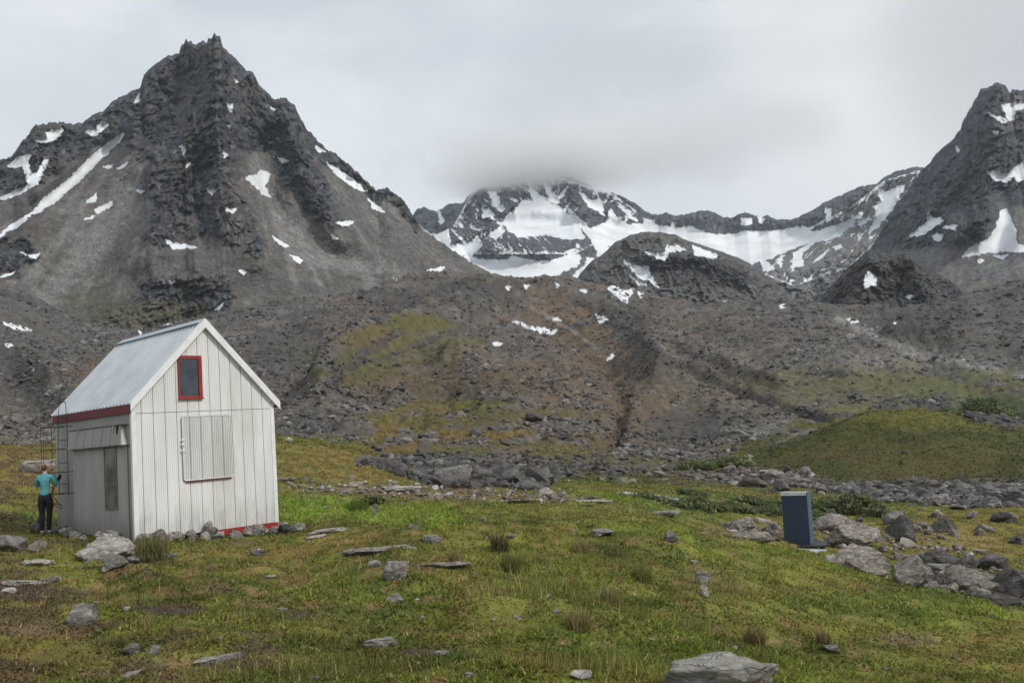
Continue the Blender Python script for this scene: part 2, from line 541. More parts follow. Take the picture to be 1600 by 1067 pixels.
# ---- ground colours: patches of turf, heath, bare soil, scree, some painted-in shade; (cx, cy, rx, ry, colour, strength) in photo pixels of the place
MOSS = (0.105, 0.108, 0.022); MOSS_D = (0.062, 0.070, 0.017); GRASS = (0.125, 0.175, 0.026); HEATH = (0.135, 0.098, 0.030)
SOIL = (0.060, 0.042, 0.030); SCREE = (0.112, 0.096, 0.082); SCREE_L = (0.195, 0.178, 0.162); SCREE_D = (0.068, 0.062, 0.059)
BROWN = (0.125, 0.088, 0.058); STRAW = (0.24, 0.20, 0.085)
BLOBS = [
 # hillside behind the hut
 (30,745,260,60,HEATH,.8),(60,800,90,30,MOSS,.8),(90,815,60,22,GRASS,.8),(530,715,150,30,HEATH,.85),(500,692,90,12,MOSS,.8),(560,745,120,14,HEATH,.7),
 (490,790,90,24,GRASS,1.0),(640,808,110,18,GRASS,.8),(520,800,60,10,GRASS,1.),
 # flat with stones
 (640,768,180,12,BROWN,.85),(770,775,140,10,BROWN,.5),(930,745,120,10,MOSS_D,.7),(1060,790,110,22,(0.085,0.125,0.04),.8),(940,800,160,20,MOSS,.7),
 (1340,782,110,18,(0.075,0.105,0.035),.9),(1180,790,80,16,MOSS,.6),(1300,825,160,14,HEATH,.6),(1500,840,150,40,HEATH,.75),(1560,790,60,14,HEATH,.5),
 (1150,835,80,14,BROWN,.7),(1480,895,120,26,MOSS_D,.8),(1470,845,100,14,STRAW,.35),
 # boulder band under the mound
 (1450,768,170,15,SCREE_D,1.),(1240,742,90,14,SCREE,.75),(1580,772,80,12,SCREE_D,.9),
 # mound: face darkened for its shade, lighter crown
 (1390,700,210,48,(0.062,0.060,0.020),1.),(1360,664,90,14,(0.10,0.095,0.022),.8),(1300,705,80,18,(0.05,0.052,0.018),.7),(1530,685,80,16,HEATH,.8),(1260,720,120,20,MOSS_D,.9),(1150,722,60,10,MOSS,.7),
 (1420,730,180,18,(0.060,0.058,0.018),.9),(1500,665,60,7,BROWN,.5),
 # far right slope
 (1560,632,60,16,(0.075,0.095,0.035),.8),(1400,600,160,30,(0.115,0.108,0.06),.5),(1330,640,60,8,(0.12,0.12,0.03),.5),
 (1200,590,200,50,(0.12,0.10,0.085),.5),(1060,680,60,28,SCREE_D,.8),(1000,640,60,60,BROWN,.45),(1230,720,140,10,MOSS,.5),  # the dark blob in the hollow is painted shade
 # centre slope
 (690,640,90,18,HEATH,.55),(740,632,60,8,MOSS,.5),(620,665,60,12,HEATH,.7),(730,678,120,10,HEATH,.7),(820,655,60,16,BROWN,.4),(860,710,50,16,HEATH,.6),
 (690,735,60,6,MOSS,.5),(650,510,70,20,(0.10,0.09,0.03),.7),(600,540,70,26,HEATH,.5),(640,590,130,30,BROWN,.4),(560,600,50,40,(0.1,0.08,0.04),.4),
 (860,490,70,16,BROWN,.9),(920,525,55,18,(0.115,0.082,0.055),.8),(940,560,40,16,BROWN,.7),(960,600,40,60,BROWN,.4),(830,590,90,30,BROWN,.4),(880,640,80,20,BROWN,.5),
 (620,470,60,14,SCREE_D,.7),(740,455,90,20,SCREE_D,.55),(980,500,40,26,SCREE_D,.6),(700,560,90,20,SCREE,.5),
 (500,620,80,50,SCREE,.8),(450,540,60,50,SCREE_D,.5),(1440,500,80,26,SCREE_D,.8),(560,575,70,30,(0.085,0.078,0.034),.7),(670,545,80,22,(0.095,0.082,0.036),.6),(700,600,120,22,(0.085,0.066,0.036),.5),(790,650,90,16,(0.09,0.082,0.032),.6),(660,655,90,14,(0.105,0.09,0.032),.8),(880,700,90,14,(0.10,0.085,0.035),.6),(720,710,90,10,(0.095,0.09,0.03),.6),(960,725,110,12,(0.09,0.085,0.035),.5),(1130,600,150,40,(0.11,0.092,0.06),.4),(1360,600,190,26,(0.10,0.095,0.045),.55),(1500,610,110,18,(0.095,0.095,0.042),.6),(500,660,60,18,SCREE_D,.4),(60,640,70,50,SCREE,.7),(130,580,40,14,BROWN,.5),
 (740,740,90,24,SCREE_D,.8),(1320,560,200,20,SCREE_L,.25),
 # foreground
 (270,950,60,10,SOIL,1.),(110,925,90,16,SOIL,.75),(30,925,60,14,SOIL,.85),(480,960,50,14,SOIL,.75),(400,945,50,8,SOIL,.6),(655,1018,70,12,SOIL,1.),(640,1000,50,6,SOIL,.4),
 (770,1050,60,8,SOIL,.8),(210,1005,60,14,SOIL,.6),(330,1040,100,16,BROWN,.5),(1100,905,50,22,BROWN,.7),(1090,980,60,12,SOIL,.5),(940,1010,60,16,BROWN,.5),
 (1420,1000,60,12,BROWN,.7),(1500,1020,60,20,(0.15,0.11,0.03),.6),(1180,990,90,20,(0.15,0.12,0.03),.6),(960,890,200,40,(0.112,0.13,0.025),.45),
 (860,930,110,40,(0.12,0.14,0.030),.6),(560,930,120,30,(0.085,0.115,0.02),.6),(100,890,120,14,MOSS,.6),(620,1040,120,16,MOSS,.4),(1050,850,110,18,(0.13,0.13,0.025),.6),
 (1350,950,200,26,(0.10,0.125,0.025),.5),(1300,915,120,16,HEATH,.4),(560,838,140,14,HEATH,.6),(370,865,120,12,HEATH,.5),(850,1035,110,20,HEATH,.5),(520,1010,90,14,MOSS_D,.8),
 (140,1020,160,30,MOSS_D,.5),(30,1000,60,40,HEATH,.4),(620,870,70,10,MOSS_D,.6),(1010,950,110,30,MOSS,.6),
]
GULLY = [([(985,520),(1040,560),(1110,590),(1180,620),(1250,640),(1290,655)], SCREE_D, 7), ([(1060,545),(1140,575),(1230,600)], SCREE_D, 4), ([(960,560),(975,620),(960,690),(900,740)], BROWN, 8), ([(620,520),(560,560),(500,620),(470,680)], SCREE_D, 9), ([(780,470),(700,520),(600,560),(520,575)], SCREE_D, 5), ([(900,470),(985,520),(955,575)], SCREE_D, 6), ([(830,480),(900,520),(950,560)], SCREE_L, 2.5), ([(1020,660),(1060,655),(1100,680)], SCREE_D, 16)]  # last entry: the hollow's shade put into the ground colour
STREAM_BED = [(1310,500),(1380,530),(1440,555),(1500,566),(1560,582),(1620,592),(1750,600)]


def ground_albedo(x, y):
    r = np.hypot(x, y); az = np.arctan2(x, y)
    te = (ground_z(x, y) - CAMZ) / np.maximum(r, 1)
    px, py = to_px(az, te)
    n1 = fbm(x / 3.1, y / 3.1, 5, 51); n2 = fbm(x / 0.8, y / 0.8, 4, 61); n3 = fbm(x / 11, y / 11, 4, 71); n4 = fbm(x / 40, y / 40, 5, 81)
    def L(a, b, f):
        return a + (np.asarray(b) - a) * f[..., None]
    col = np.zeros(x.shape + (3,)) + np.array(MOSS)
    col = L(col, MOSS_D, smooth(n1, 0.0, 0.45)); col = L(col, HEATH, 0.75 * smooth(-n1 + 0.4 * n3, 0.05, 0.5))
    col = L(col, (0.11, 0.15, 0.022), 0.65 * smooth(n3 + 0.3 * n2, 0.05, 0.5))
    # beyond the meadow the ground turns to scree
    dist = smooth(r + 14 * n1, 72, 100)
    sc_ = np.zeros(col.shape) + np.array(SCREE)
    sc_ = L(sc_, SCREE_D, 0.7 * smooth(n4 + 0.3 * n3, 0.0, 0.5)); sc_ = L(sc_, SCREE_L, 0.35 * smooth(-n4, 0.1, 0.5)); sc_ = L(sc_, BROWN, 0.75 * smooth(fbm(x / 60, y / 60, 5, 93), -0.02, 0.35))
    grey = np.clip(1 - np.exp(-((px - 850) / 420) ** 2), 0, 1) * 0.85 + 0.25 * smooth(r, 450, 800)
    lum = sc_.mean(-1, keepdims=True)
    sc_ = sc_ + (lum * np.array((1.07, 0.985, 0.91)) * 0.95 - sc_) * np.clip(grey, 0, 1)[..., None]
    col = col + (sc_ - col) * dist[..., None]
    wob = np.where(r < 60, n1 + 0.7 * n2, fbm(px / 38, py / 16, 5, 99) * 1.3)
    for cx, cy, rx, ry, c, s in BLOBS:
        m = (np.abs(px - cx) < 1.7 * rx) & (np.abs(py - cy) < 1.7 * ry)
        if not m.any(): continue
        d = np.hypot((px[m] - cx) / rx, (py[m] - cy) / ry) + wob[m] * 0.9
        f = np.minimum(s * np.where(r[m] > 105, 1.35, 1.0), 1.0) * smooth(-d, -1.3, -0.5)
        col[m] = col[m] + (np.array(c) - col[m]) * f[:, None]
    m = (r > 200)
    if m.any():
        d = polyline_d(px[m], py[m], STREAM_BED)
        f = 0.5 * smooth(-d + 8 * wob[m], -9, 1)
        col[m] = col[m] + (np.array((0.30, 0.29, 0.27)) - col[m]) * f[:, None]
    mm = smooth(r, 84, 90) * (1 - smooth(r, 172, 182)) * smooth(px + 60 * wob, 1130, 1190) * smooth(-py, -757, -748)
    mc = np.zeros(col.shape) + np.array((0.066, 0.067, 0.021))  # face colour carries the mound's shade; the crown is lighter
    mc = L(mc, (0.10, 0.095, 0.022), smooth(-py + 12 * n1 + (px - 1380) * 0.02, -672, -655)); mc = L(mc, (0.098, 0.074, 0.034), 0.5 * smooth(n4 + .5 * n3, 0.05, 0.35)); mc = L(mc, (0.04, 0.045, 0.015), 0.6 * smooth(-n3, 0.0, 0.35))
    col = L(col, mc, 0.96 * mm)
    m = (r > 110)
    if m.any():
        for pts_, c_, w_ in GULLY:
            d = polyline_d(px[m], py[m], pts_)
            f = 0.8 * smooth(-d / w_ + 0.9 * wob[m], -1.4, -0.2)
            col[m] = col[m] + (np.array(c_) - col[m]) * f[:, None]
        col[m] *= np.clip(1 + 0.55 * fbm(px[m] / 11, py[m] / 5, 4, 351), 0.4, 1.7)[:, None]
    m = (r < 80)
    if m.any():       # mats of crowberry, yellow moss and dead grass
        q1 = fbm(x[m] / 0.9, y[m] / 0.9, 4, 361); q2 = fbm(x[m] / 0.45, y[m] / 0.45, 3, 371)
        k = (col[m][:, 1] > 0.06)[:, None]
        c2 = col[m]; c2 = c2 + (np.array((0.138, 0.140, 0.034)) - c2) * (0.34 * smooth(q1, 0.12, 0.44))[:, None] * k
        c2 = c2 + (np.array((0.050, 0.066, 0.018)) - c2) * (0.65 * smooth(-q1 + 0.4 * q2, 0.10, 0.42))[:, None] * k
        c2 = c2 + (np.array((0.15, 0.10, 0.045)) - c2) * (0.7 * smooth(q2 - 0.4 * n3[m], 0.18, 0.45))[:, None] * k
        c2 = c2 + (np.array((0.075, 0.052, 0.034)) - c2) * (0.75 * smooth(fbm(x[m] / 1.5, y[m] / 1.1, 4, 541) - 0.0012 * (px[m] - 300), 0.26, 0.42))[:, None]
        col[m] = c2 * 1.38
    col *= (1 + 0.22 * n2)[..., None]
    return np.clip(col, 0.008, 0.8), px, py


def Z(k, ox, oy, pts):
    return [(ox + a / k, oy + b / k) for a, b in pts]


_a = lambda *p: Z(2.2229, 0, 40, p)
_b = lambda *p: Z(2.2857, 600, 240, p)
_c = lambda *p: Z(1.905, 1100, 100, p)
SNOW1 = [
 _a((430,376),(395,395),(330,445),(240,535),(150,605),(110,655),(130,652),(200,605),(290,525),(350,462),(420,398)), _a((45,690),(110,650),(95,668),(60,700),(20,715),(0,735),(0,725)),
 _a((0,600),(60,570),(95,560),(90,520),(80,490),(30,490),(60,460),(105,450),(95,470),(110,520),(130,515),(155,455),(170,455),(152,500),(130,548),(80,578),(10,607)),
 _a((165,372),(220,358),(205,385),(180,408),(118,402),(160,394)), _a((298,368),(330,365),(355,335),(374,345),(350,370),(325,388)),
 _a((468,268),(483,235),(480,262)), _a((852,530),(890,520),(905,503),(935,515),(930,540),(916,560),(943,598),(915,588),(890,560)),
 _a((1135,476),(1180,506),(1230,540),(1272,578),(1225,560),(1170,518)), _a((1093,418),(1132,438),(1102,438)), _a((1278,603),(1332,646),(1298,635)),
 _a((573,740),(600,757),(682,770),(600,776)), _a((948,733),(1003,768),(973,760)), _a((1163,685),(1228,680),(1210,697),(1180,694)),
 _a((1005,795),(1052,815),(1040,827)), _a((295,618),(335,585),(332,612)), _a((330,642),(388,613),(382,630),(340,652)), _a((292,674),(328,660),(320,672)),
 _a((968,462),(1003,470),(985,478)), _a((783,638),(820,640),(805,652)), _a((720,568),(747,572),(735,587)), _a((793,272),(807,275),(800,302)), _a((628,420),(648,430),(640,452)),
 _a((72,788),(110,800),(138,790),(125,810)), _a((0,873),(50,855),(40,868)), _a((408,497),(442,476),(430,492)), _a((570,1042),(625,1028),(600,1047)), _a((743,988),(775,963),(760,985)),
 _a((1485,850),(1548,838),(1520,857)), _a((1370,880),(1408,886),(1390,892)), _a((590,885),(608,890),(595,895)), _a((835,850),(852,856),(845,862)), _a((1150,728),(1170,740),(1160,742)),
 _a((625,480),(632,478),(630,488)), _a((652,476),(658,480),(650,492)), _a((786,345),(803,348),(795,355)), _a((475,573),(498,575),(485,580)), _a((815,190),(827,192),(820,200)), _a((937,288),(957,290),(945,296)),
 _a((775,440),(788,450),(782,458)), _a((360,490),(390,488),(375,496)),
]
SNOW2 = [
 _b((425,240),(470,195),(500,168),(545,172),(560,150),(600,172),(640,200),(690,250),(715,300),(640,305),(590,290),(480,298),(440,270)), _b((515,105),(540,130),(565,165),(540,185),(524,150)),
 _b((568,95),(590,115),(610,150),(625,175),(600,175),(580,140)), _b((655,118),(640,150),(620,165),(635,140)), _b((368,138),(400,138),(412,180),(433,200),(420,207),(390,190),(385,160)),
 _b((352,188),(378,205),(400,225),(435,250),(415,255),(380,225),(352,228)), _b((372,292),(420,258),(432,275),(400,302)),
 _b((650,190),(690,225),(740,275),(800,330),(790,348),(765,352),(730,295),(700,260)), _b((698,138),(740,170),(772,165),(788,225),(760,200),(735,190)), _b((835,178),(870,202),(905,240),(885,238),(850,200)),
 _b((740,272),(800,240),(808,200),(828,225),(870,255),(940,252),(1000,262),(1090,262),(1160,288),(1240,292),(1300,278),(1400,288),(1495,260),(1525,280),(1600,278),(1600,300),(1480,330),(1380,365),(1310,395),(1240,420),(1150,420),(1050,400),(960,380),(880,350),(820,335),(775,305)),
 _b((285,362),(340,378),(440,382),(460,365),(490,375),(540,385),(600,385),(680,352),(702,375),(690,400),(640,420),(590,450),(480,460),(400,445),(340,420)),
 _b((112,248),(140,270),(190,292),(232,270),(232,330),(200,315),(150,285)), _b((193,200),(215,240),(200,252)), _b((230,333),(300,323),(335,300),(347,330),(310,368),(260,360)),
 _b((670,440),(720,398),(725,373),(748,380),(742,410),(758,415),(720,450)), _b((760,360),(780,322),(803,337),(772,365)), _b((1030,245),(1040,248),(1038,270),(1030,268)), _b((1275,240),(1310,235),(1308,250),(1280,252)), _b((930,235),(965,240),(960,252),(930,248)),
 _b((905,310),(930,300),(960,310),(940,322)),
 _c((0,505),(80,515),(150,505),(200,500),(300,483),(320,500),(290,518),(330,513),(260,545),(200,578),(140,595),(100,590),(50,580),(0,560)),
 _c((295,512),(400,480),(472,445),(440,480),(400,510),(360,525),(300,532)), _c((513,368),(540,380),(598,363),(575,400),(560,432),(520,482),(488,507),(500,480),(520,440),(505,425),(530,408)),
 _c((330,530),(292,560),(292,597),(260,607),(268,563)), _c((168,583),(187,590),(208,610),(178,617)), _c((218,583),(230,585),(230,607)), _c((322,592),(372,552),(350,577)), _c((520,547),(560,508),(597,490),(590,507),(550,532)),
 _c((362,430),(372,432),(382,462),(366,470)), _c((388,545),(405,538),(410,546),(392,552)), _c((455,470),(490,455),(498,462),(462,482)), _c((110,462),(140,460),(142,475),(112,480)), _c((160,455),(178,462),(172,474)),
]
SNOW3 = [
 _c((613,511),(660,475),(668,442),(678,460),(702,458),(712,465),(680,490),(640,512)), _c((712,485),(754,481),(745,494)), _c((843,323),(870,323),(900,330),(920,315),(953,288),(990,270),(990,320),(935,352),(925,330),(900,352),(860,342)),
 _c((885,438),(900,433),(922,480),(932,540),(990,545),(990,560),(880,557),(840,562),(770,574),(788,550),(850,520),(875,480)), _c((888,124),(950,112),(990,110),(960,130),(922,137),(922,168),(903,165)), _c((846,148),(895,165),(888,174)),
 _c((680,508),(712,510),(700,526),(684,522)), _c((865,572),(902,570),(892,580)), _c((815,582),(832,584),(822,590)), _c((752,250),(762,255),(755,262)), _c((862,200),(875,202),(868,210)), _c((880,168),(902,172),(893,178)),
]
SNOW4 = [_b((930,352),(1005,360),(1010,328),(1037,335),(1040,350),(1020,352),(1000,380)), _b((1040,325),(1075,345),(1050,348)), _b((1105,330),(1192,365),(1180,374),(1112,362)), _b((858,383),(890,402),(940,408),(962,450),(978,477),(940,450),(910,440),(890,420)), _b((880,438),(938,470),(915,468)), _b((765,340),(780,345),(770,352))]
SNOW5 = [_c((478,642),(492,618),(512,630),(512,657),(480,664)), _c((473,725),(492,720),(492,750),(474,757)), _c((590,730),(610,733),(628,762),(605,757)), _c((606,688),(620,690),(612,700))]
SNOWG = [_b((797,483),(830,470),(860,492),(892,483),(865,532),(840,510)), _b((905,493),(922,500),(915,514)), _b((1088,468),(1112,495),(1082,499)), _b((1118,473),(1150,482),(1190,478),(1215,500),(1278,493),(1215,528),(1170,510),(1120,497)),
 _b((1010,490),(1040,494),(1020,500)), _b((1028,476),(1055,480),(1050,488)), _b((758,573),(778,585),(800,587),(770,602)), _b((458,597),(520,616),(575,628),(618,634),(600,643),(540,633),(500,617)), _b((603,587),(630,592),(610,595)), _b((388,676),(422,678),(405,683)),
 _b((798,735),(822,710),(817,725)), _c((423,757),(462,767),(440,770)), _b((1420,542),(1432,538),(1426,550)), _b((500,470),(515,472),(508,482)), _b((612,462),(625,466),(618,476)), _b((700,486),(725,490),(715,497)), _b((435,476),(455,476),(445,486)),
 _b((1270,515),(1300,510),(1285,525)), _b((1410,543),(1432,538),(1420,552)), _a((0,1030),(60,1045),(110,1058),(60,1056)), _a((480,1062),(492,1060),(486,1075)), _b((1310,430),(1325,432),(1316,440)), _c((565,768),(572,770),(568,774)),
 [(5,535),(20,538),(12,543)], [(48,575),(54,576),(51,580)], [(75,588),(82,590),(78,594)]]


def snow_field(px, py, polys):
    s = np.full(px.shape, -25.0)
    ax = 3.2 * fbm(px / 7, py / 7, 4, 501, 0.6); ay = 2.6 * fbm(px / 7, py / 7, 4, 511, 0.6)
    px = px + ax; py = py + ay
    for p in polys:
        s = np.maximum(s, inpoly_sd(px, py, p))
    return s


mat_ground = terrain_mat('ground_turf_and_scree', 0.9, 5.0, 0.22, 0.05, 0.28)
# -- the ground mesh
azs = np.arange(-0.86, 0.8601, 0.0017)
rs = np.exp(np.arange(math.log(2.5), math.log(1150.0), 0.0078))
AZ, RR = np.meshgrid(azs, rs)
GX = RR * np.sin(AZ); GY = RR * np.cos(AZ)
GZ = ground_z(GX, GY)
# scree relief that only the mesh carries, sized to the distance
falloff = smooth(RR, 90, 200)
GZ += falloff * np.minimum(0.0024 * RR, 1.1) * (fbm(GX / 2.7, GY / 2.7, 3, 121) * 1.0)
GA, GPX, GPY = ground_albedo(GX, GY)
GS = snow_field(GPX, GPY, SNOWG)
GS[RR < 250] = -25
verts = np.stack([GX, GY, GZ], -1).reshape(-1, 3)
ground = mesh_np('ground', verts, grid_faces(*AZ.shape)[:, ::-1], mat_ground, True, {'albedo': GA.reshape(-1, 3), 'snow': GS.ravel()})
tag(ground, kind='structure')
# the land continues to the horizon on every side
bm = bmesh.new()
ring = [(0, 0, -70)] + [(12000 * math.cos(a * math.pi / 24), 12000 * math.sin(a * math.pi / 24), -70) for a in range(48)]
rv = [bm.verts.new(p) for p in ring]
for i in range(48):
    bm.faces.new([rv[0], rv[1 + i], rv[1 + (i + 1) % 48]])
tag(obj('terrain', bm, plain('valley_floor_stone', (0.09, 0.085, 0.07), 0.95, scale=0.01)), kind='structure')

# ------------------------------------------------------------------ MOUNTAINS
ROCK = np.array((0.046, 0.048, 0.055)); ROCK_L = np.array((0.145, 0.145, 0.148)); ROCK_B = np.array((0.090, 0.076, 0.066))
TALUS = np.array((0.165, 0.157, 0.149)); TALUS_D = np.array((0.095, 0.090, 0.086)); MOSSY = np.array((0.080, 0.072, 0.034))


def mountain(name, sil, foot, r_ridge, r_foot, relief, colour, snow, mat, az_step=0.00105, rows=330, jag=(2.2, 7.0), gamma=1.0, jagseed=5, extra=0):
    s = np.array(sil, float); f = np.array(foot, float)
    saz, ste = azel(s[:, 0], s[:, 1]); faz, fte = azel(f[:, 0], f[:, 1])
    o = np.argsort(saz); saz, ste = saz[o], ste[o]
    o = np.argsort(faz); faz, fte = faz[o], fte[o]
    az = np.arange(saz[0], saz[-1], az_step)
    top = np.interp(az, saz, ste)
    sx = az * F
    smoothtop = top
    top = top + (jag[0] * ridged(sx / jag[1], sx * 0 + 0.5, 3, jagseed) * 0.5 + jag[0] * 1.1 * fbm(sx / (jag[1] * 3.3), sx * 0 + 0.2, 3, jagseed + 9)) / F
    bot = np.minimum(np.interp(az, faz, fte), smoothtop - 0.006)
    t = np.linspace(0, 1, rows)
    T, A = np.meshgrid(t, az, indexing='ij')
    TE = bot[None] + (smoothtop - bot)[None] * T + (top - smoothtop)[None] * T ** 9
    px, py = to_px(A, TE)
    G = T ** gamma
    rf = r_foot(A, px, py) if callable(r_foot) else r_foot
    rr_ = r_ridge(A, px, py) if callable(r_ridge) else r_ridge
    R = rf + (rr_ - rf) * G
    sn = snow_field(px, py, snow)
    if extra:
        sn = np.maximum(sn, extra_snow(extra, px, py))
    big, fine = relief(px, py, T)
    R = R - big - fine * (1 - 0.92 * smooth(sn, -3, 3))
    # far side
    nb = 14
    tb = np.linspace(0.03, 1, nb)[:, None]
    Rb = R[-1][None] * (1 + 0.30 * tb)
    Zb = CAMZ + R[-1][None] * top[None] - tb * (R[-1][None] * np.maximum(top, 0.02)[None] + 80)
    Zs = CAMZ + R * TE
    AA = np.concatenate([A, np.repeat(az[None], nb, 0)]); RA = np.concatenate([R, Rb]); ZA = np.concatenate([Zs, Zb])
    X = RA * np.sin(AA); Y = RA * np.cos(AA)
    col = colour(px, py, T, R)
    col = np.concatenate([col, np.repeat(col[-1:], nb, 0)]); sn = np.concatenate([sn, np.full((nb, len(az)), -25.)])
    ob = mesh_np(name, np.stack([X, Y, ZA], -1).reshape(-1, 3), grid_faces(*X.shape)[:, ::-1], mat, True, {'albedo': col.reshape(-1, 3), 'snow': sn.ravel()})
    tag(ob, kind='structure')
    return ob


def extra_snow(kind, px, py):
    if kind == 2:      # thin couloirs and ledges of the far massif and of the ridge running right
        zone = np.maximum(smooth(inpoly_sd(px, py, [(740,290),(860,270),(960,300),(1000,330),(960,370),(900,400),(740,400),(700,360)]), 0, 20), smooth(inpoly_sd(px, py, [(1190,430),(1250,360),(1330,320),(1380,280),(1440,262),(1440,300),(1390,360),(1330,420),(1240,450)]), 0, 16))
        st = ridged((px + 0.7 * (py - 330) * np.sign(px - 860)) / 16 + 0.6 * fbm(px / 20, py / 20, 3, 521), py / 60, 3, 523, 0.6)
        led = ridged(py / 9 + px / 40, px / 60, 3, 527, 0.6)
        return np.where(zone > 0.05, 8 * (np.maximum(st, led * 0.80) - 1.72) * zone - 0.5, -25)
    if kind == 1:
        zone = np.maximum(smooth(inpoly_sd(px, py, [(0,250),(60,195),(210,150),(200,230),(110,300),(0,340)]), 0, 12), 0.9 * smooth(inpoly_sd(px, py, [(480,215),(560,270),(650,350),(640,380),(540,320)]), 0, 10))
        led = ridged((py + .5 * px) / 15, (px - .5 * py) / 60, 3, 533, 0.6)
        return np.where(zone > 0.05, 8 * (led - 1.58) * zone - 0.5, -25)
    zone = smooth(inpoly_sd(px, py, [(1540,150),(1620,130),(1700,300),(1640,420),(1560,340)]), 0, 14)
    led = ridged((py + .5 * px) / 18, (px - .5 * py) / 70, 3, 537, 0.6)
    return np.where(zone > 0.05, 8 * (led - 1.56) * zone - 0.5, -25)


def rz(*a):
    return ridged(*a) - 0.85


def lerpc(col, c, f):
    return col + (np.asarray(c) - col) * f[..., None]


def zones(px, py, col, zs, wob):
    for poly, c, s, soft in zs:
        f = s * smooth(inpoly_sd(px, py, poly) + wob * soft, -soft * 0.5, soft * 0.9)
        col = lerpc(col, c, f)
    return col


# --- left mountain
SIL1 = [(-330,420),(-200,335),(-60,285),(0,252),(20,246),(35,222),(55,200),(75,194),(110,195),(130,192),(160,176),(185,156),(205,146),(218,141),(226,120),(240,105),(262,89),(279,86),(282,74),(287,72),(291,62),(294,70),(299,67),(303,71),(314,72),(318,68),(323,70),(326,62),(330,64),(334,54),(339,60),(344,58),(348,76),(356,82),(363,90),(376,104),(396,116),(403,132),(416,147),(425,155),(446,158),(460,166),(468,185),(482,206),(495,223),(520,241),(545,259),(562,272),(575,290),(588,300),(605,296),(625,311),(640,328),(650,346),(662,362),(700,389),(740,416),(765,428),(860,480),(960,560)]
FOOT1 = [(-330,650),(0,600),(100,640),(300,640),(440,560),(560,520),(640,500),(760,480),(960,600)]
spurs1 = [  # (polyline, height towards the valley in m, half-width in photo px)
 ([(335,60),(330,140),(300,210),(262,270),(240,330),(225,400)], 70, 34),
 ([(335,60),(352,150),(350,230),(352,300),(372,360),(400,400)], 85, 36),
 ([(400,120),(430,170),(468,240),(500,300),(530,370)], 75, 30),
 ([(265,90),(225,150),(205,210),(215,260)], 45, 24),
 ([(80,200),(50,250),(20,300)], 40, 24), ([(160,180),(120,240),(60,300)], 34, 16),
 ([(560,270),(600,330),(660,390)], 30, 16),
 ([(280,400),(230,470),(150,540)], 70, 60), ([(340,430),(360,500),(350,560)], 60, 50),
 ([(60,370),(20,430),(-40,460)], 40, 40),
]
gull1 = [([(195,215),(130,270),(55,330)], 22, 12), ([(405,230),(412,300),(460,360),(560,420)], 45, 24), ([(500,230),(560,290),(640,360)], 25, 14), ([(300,240),(310,330),(320,390)], 20, 10), ([(440,200),(450,270),(480,330)], 26, 12)]


def relief1(px, py, T):
    r = 0
    for l, h, w in spurs1:
        d = polyline_d(px, py, l); r = r + h * np.exp(-(d / w) ** 2)
    for l, h, w in gull1:
        r = r - h * np.exp(-(polyline_d(px, py, l) / w) ** 2)
    dx, dy = px - 335, py + 60
    th = np.arctan2(dx, dy); rho = np.hypot(dx, dy)
    wx = 0.35 * fbm(px / 60, py / 60, 3, 13)
    hard = rockmask1(px, py)
    q1 = 1.6 * fbm(px / 38, py / 38, 4, 411); q2 = 1.6 * fbm(px / 38, py / 38, 4, 421)
    r = r + 8 * hard
    f = (4 + 5 * hard) * rz(th * 7 + wx, rho / 260, 4, 17, 0.5) + (2 + 5 * hard) * rz(px / 30 + wx, py / 40, 6, 23, 0.62)
    f = f + hard * (1 - .55 * smooth(py, 410, 440)) * (14 * facets((px + .5 * py) / 46 + .5 * q1, (py - .2 * px) / 60 + .5 * q2, 3) + 8 * facets((px - .4 * py) / 19 + q1, (py + .3 * px) / 24 + q2, 5) + 4.5 * facets(px / 8 + 2 * q1, py / 10 + 2 * q2, 7))
    f = f + (1 - hard) * 1.6 * facets(px / 16 + q1, py / 12 + q2, 8)
    f = f + (1.2 + 3.5 * hard) * fbm(px / 7, py / 6, 3, 29, 0.6) + 8 * hard * fbm((py + 0.25 * px) / 11, px / 60, 4, 37)
    e = smooth(1 - T, 0.0, 0.012)
    return r * e, f * e


ROCKP1 = [[(20,246),(60,195),(135,190),(215,140),(262,86),(335,50),(410,130),(470,180),(500,222),(640,320),(655,352),(600,312),(560,290),(520,262),(505,265),(528,320),(540,360),(500,350),(470,330),(440,280),(425,232),(385,235),(375,285),(400,335),(420,385),(400,398),(370,385),(330,372),(290,375),(250,385),(225,370),(236,320),(215,300),(225,262),(195,225),(160,225),(120,250),(60,290),(0,305),(-60,330),(-60,280)],
 [(235,430),(300,420),(370,430),(372,470),(330,510),(350,540),(280,545),(200,540),(150,560),(110,545),(130,500),(190,470)], [(-60,400),(0,365),(50,370),(60,400),(30,430),(-60,450)]]


def rockmask1(px, py):
    w = 12 * fbm(px / 30, py / 30, 3, 43)
    sy = np.interp(px, [q[0] for q in SIL1], [q[1] for q in SIL1])
    m = smooth(-(py - sy) + w * .6, -26, -12) * (px < 652)
    for p in ROCKP1:
        m = np.maximum(m, smooth(inpoly_sd(px, py, p) + w, -5, 9))
    return m


def ridgeline(px, py):
    a = ridged(px / 15 + 0.3 * py / 15, py / 22, 4, 317, 0.6)
    return np.clip(a - 0.9, -1.0, 0.8)


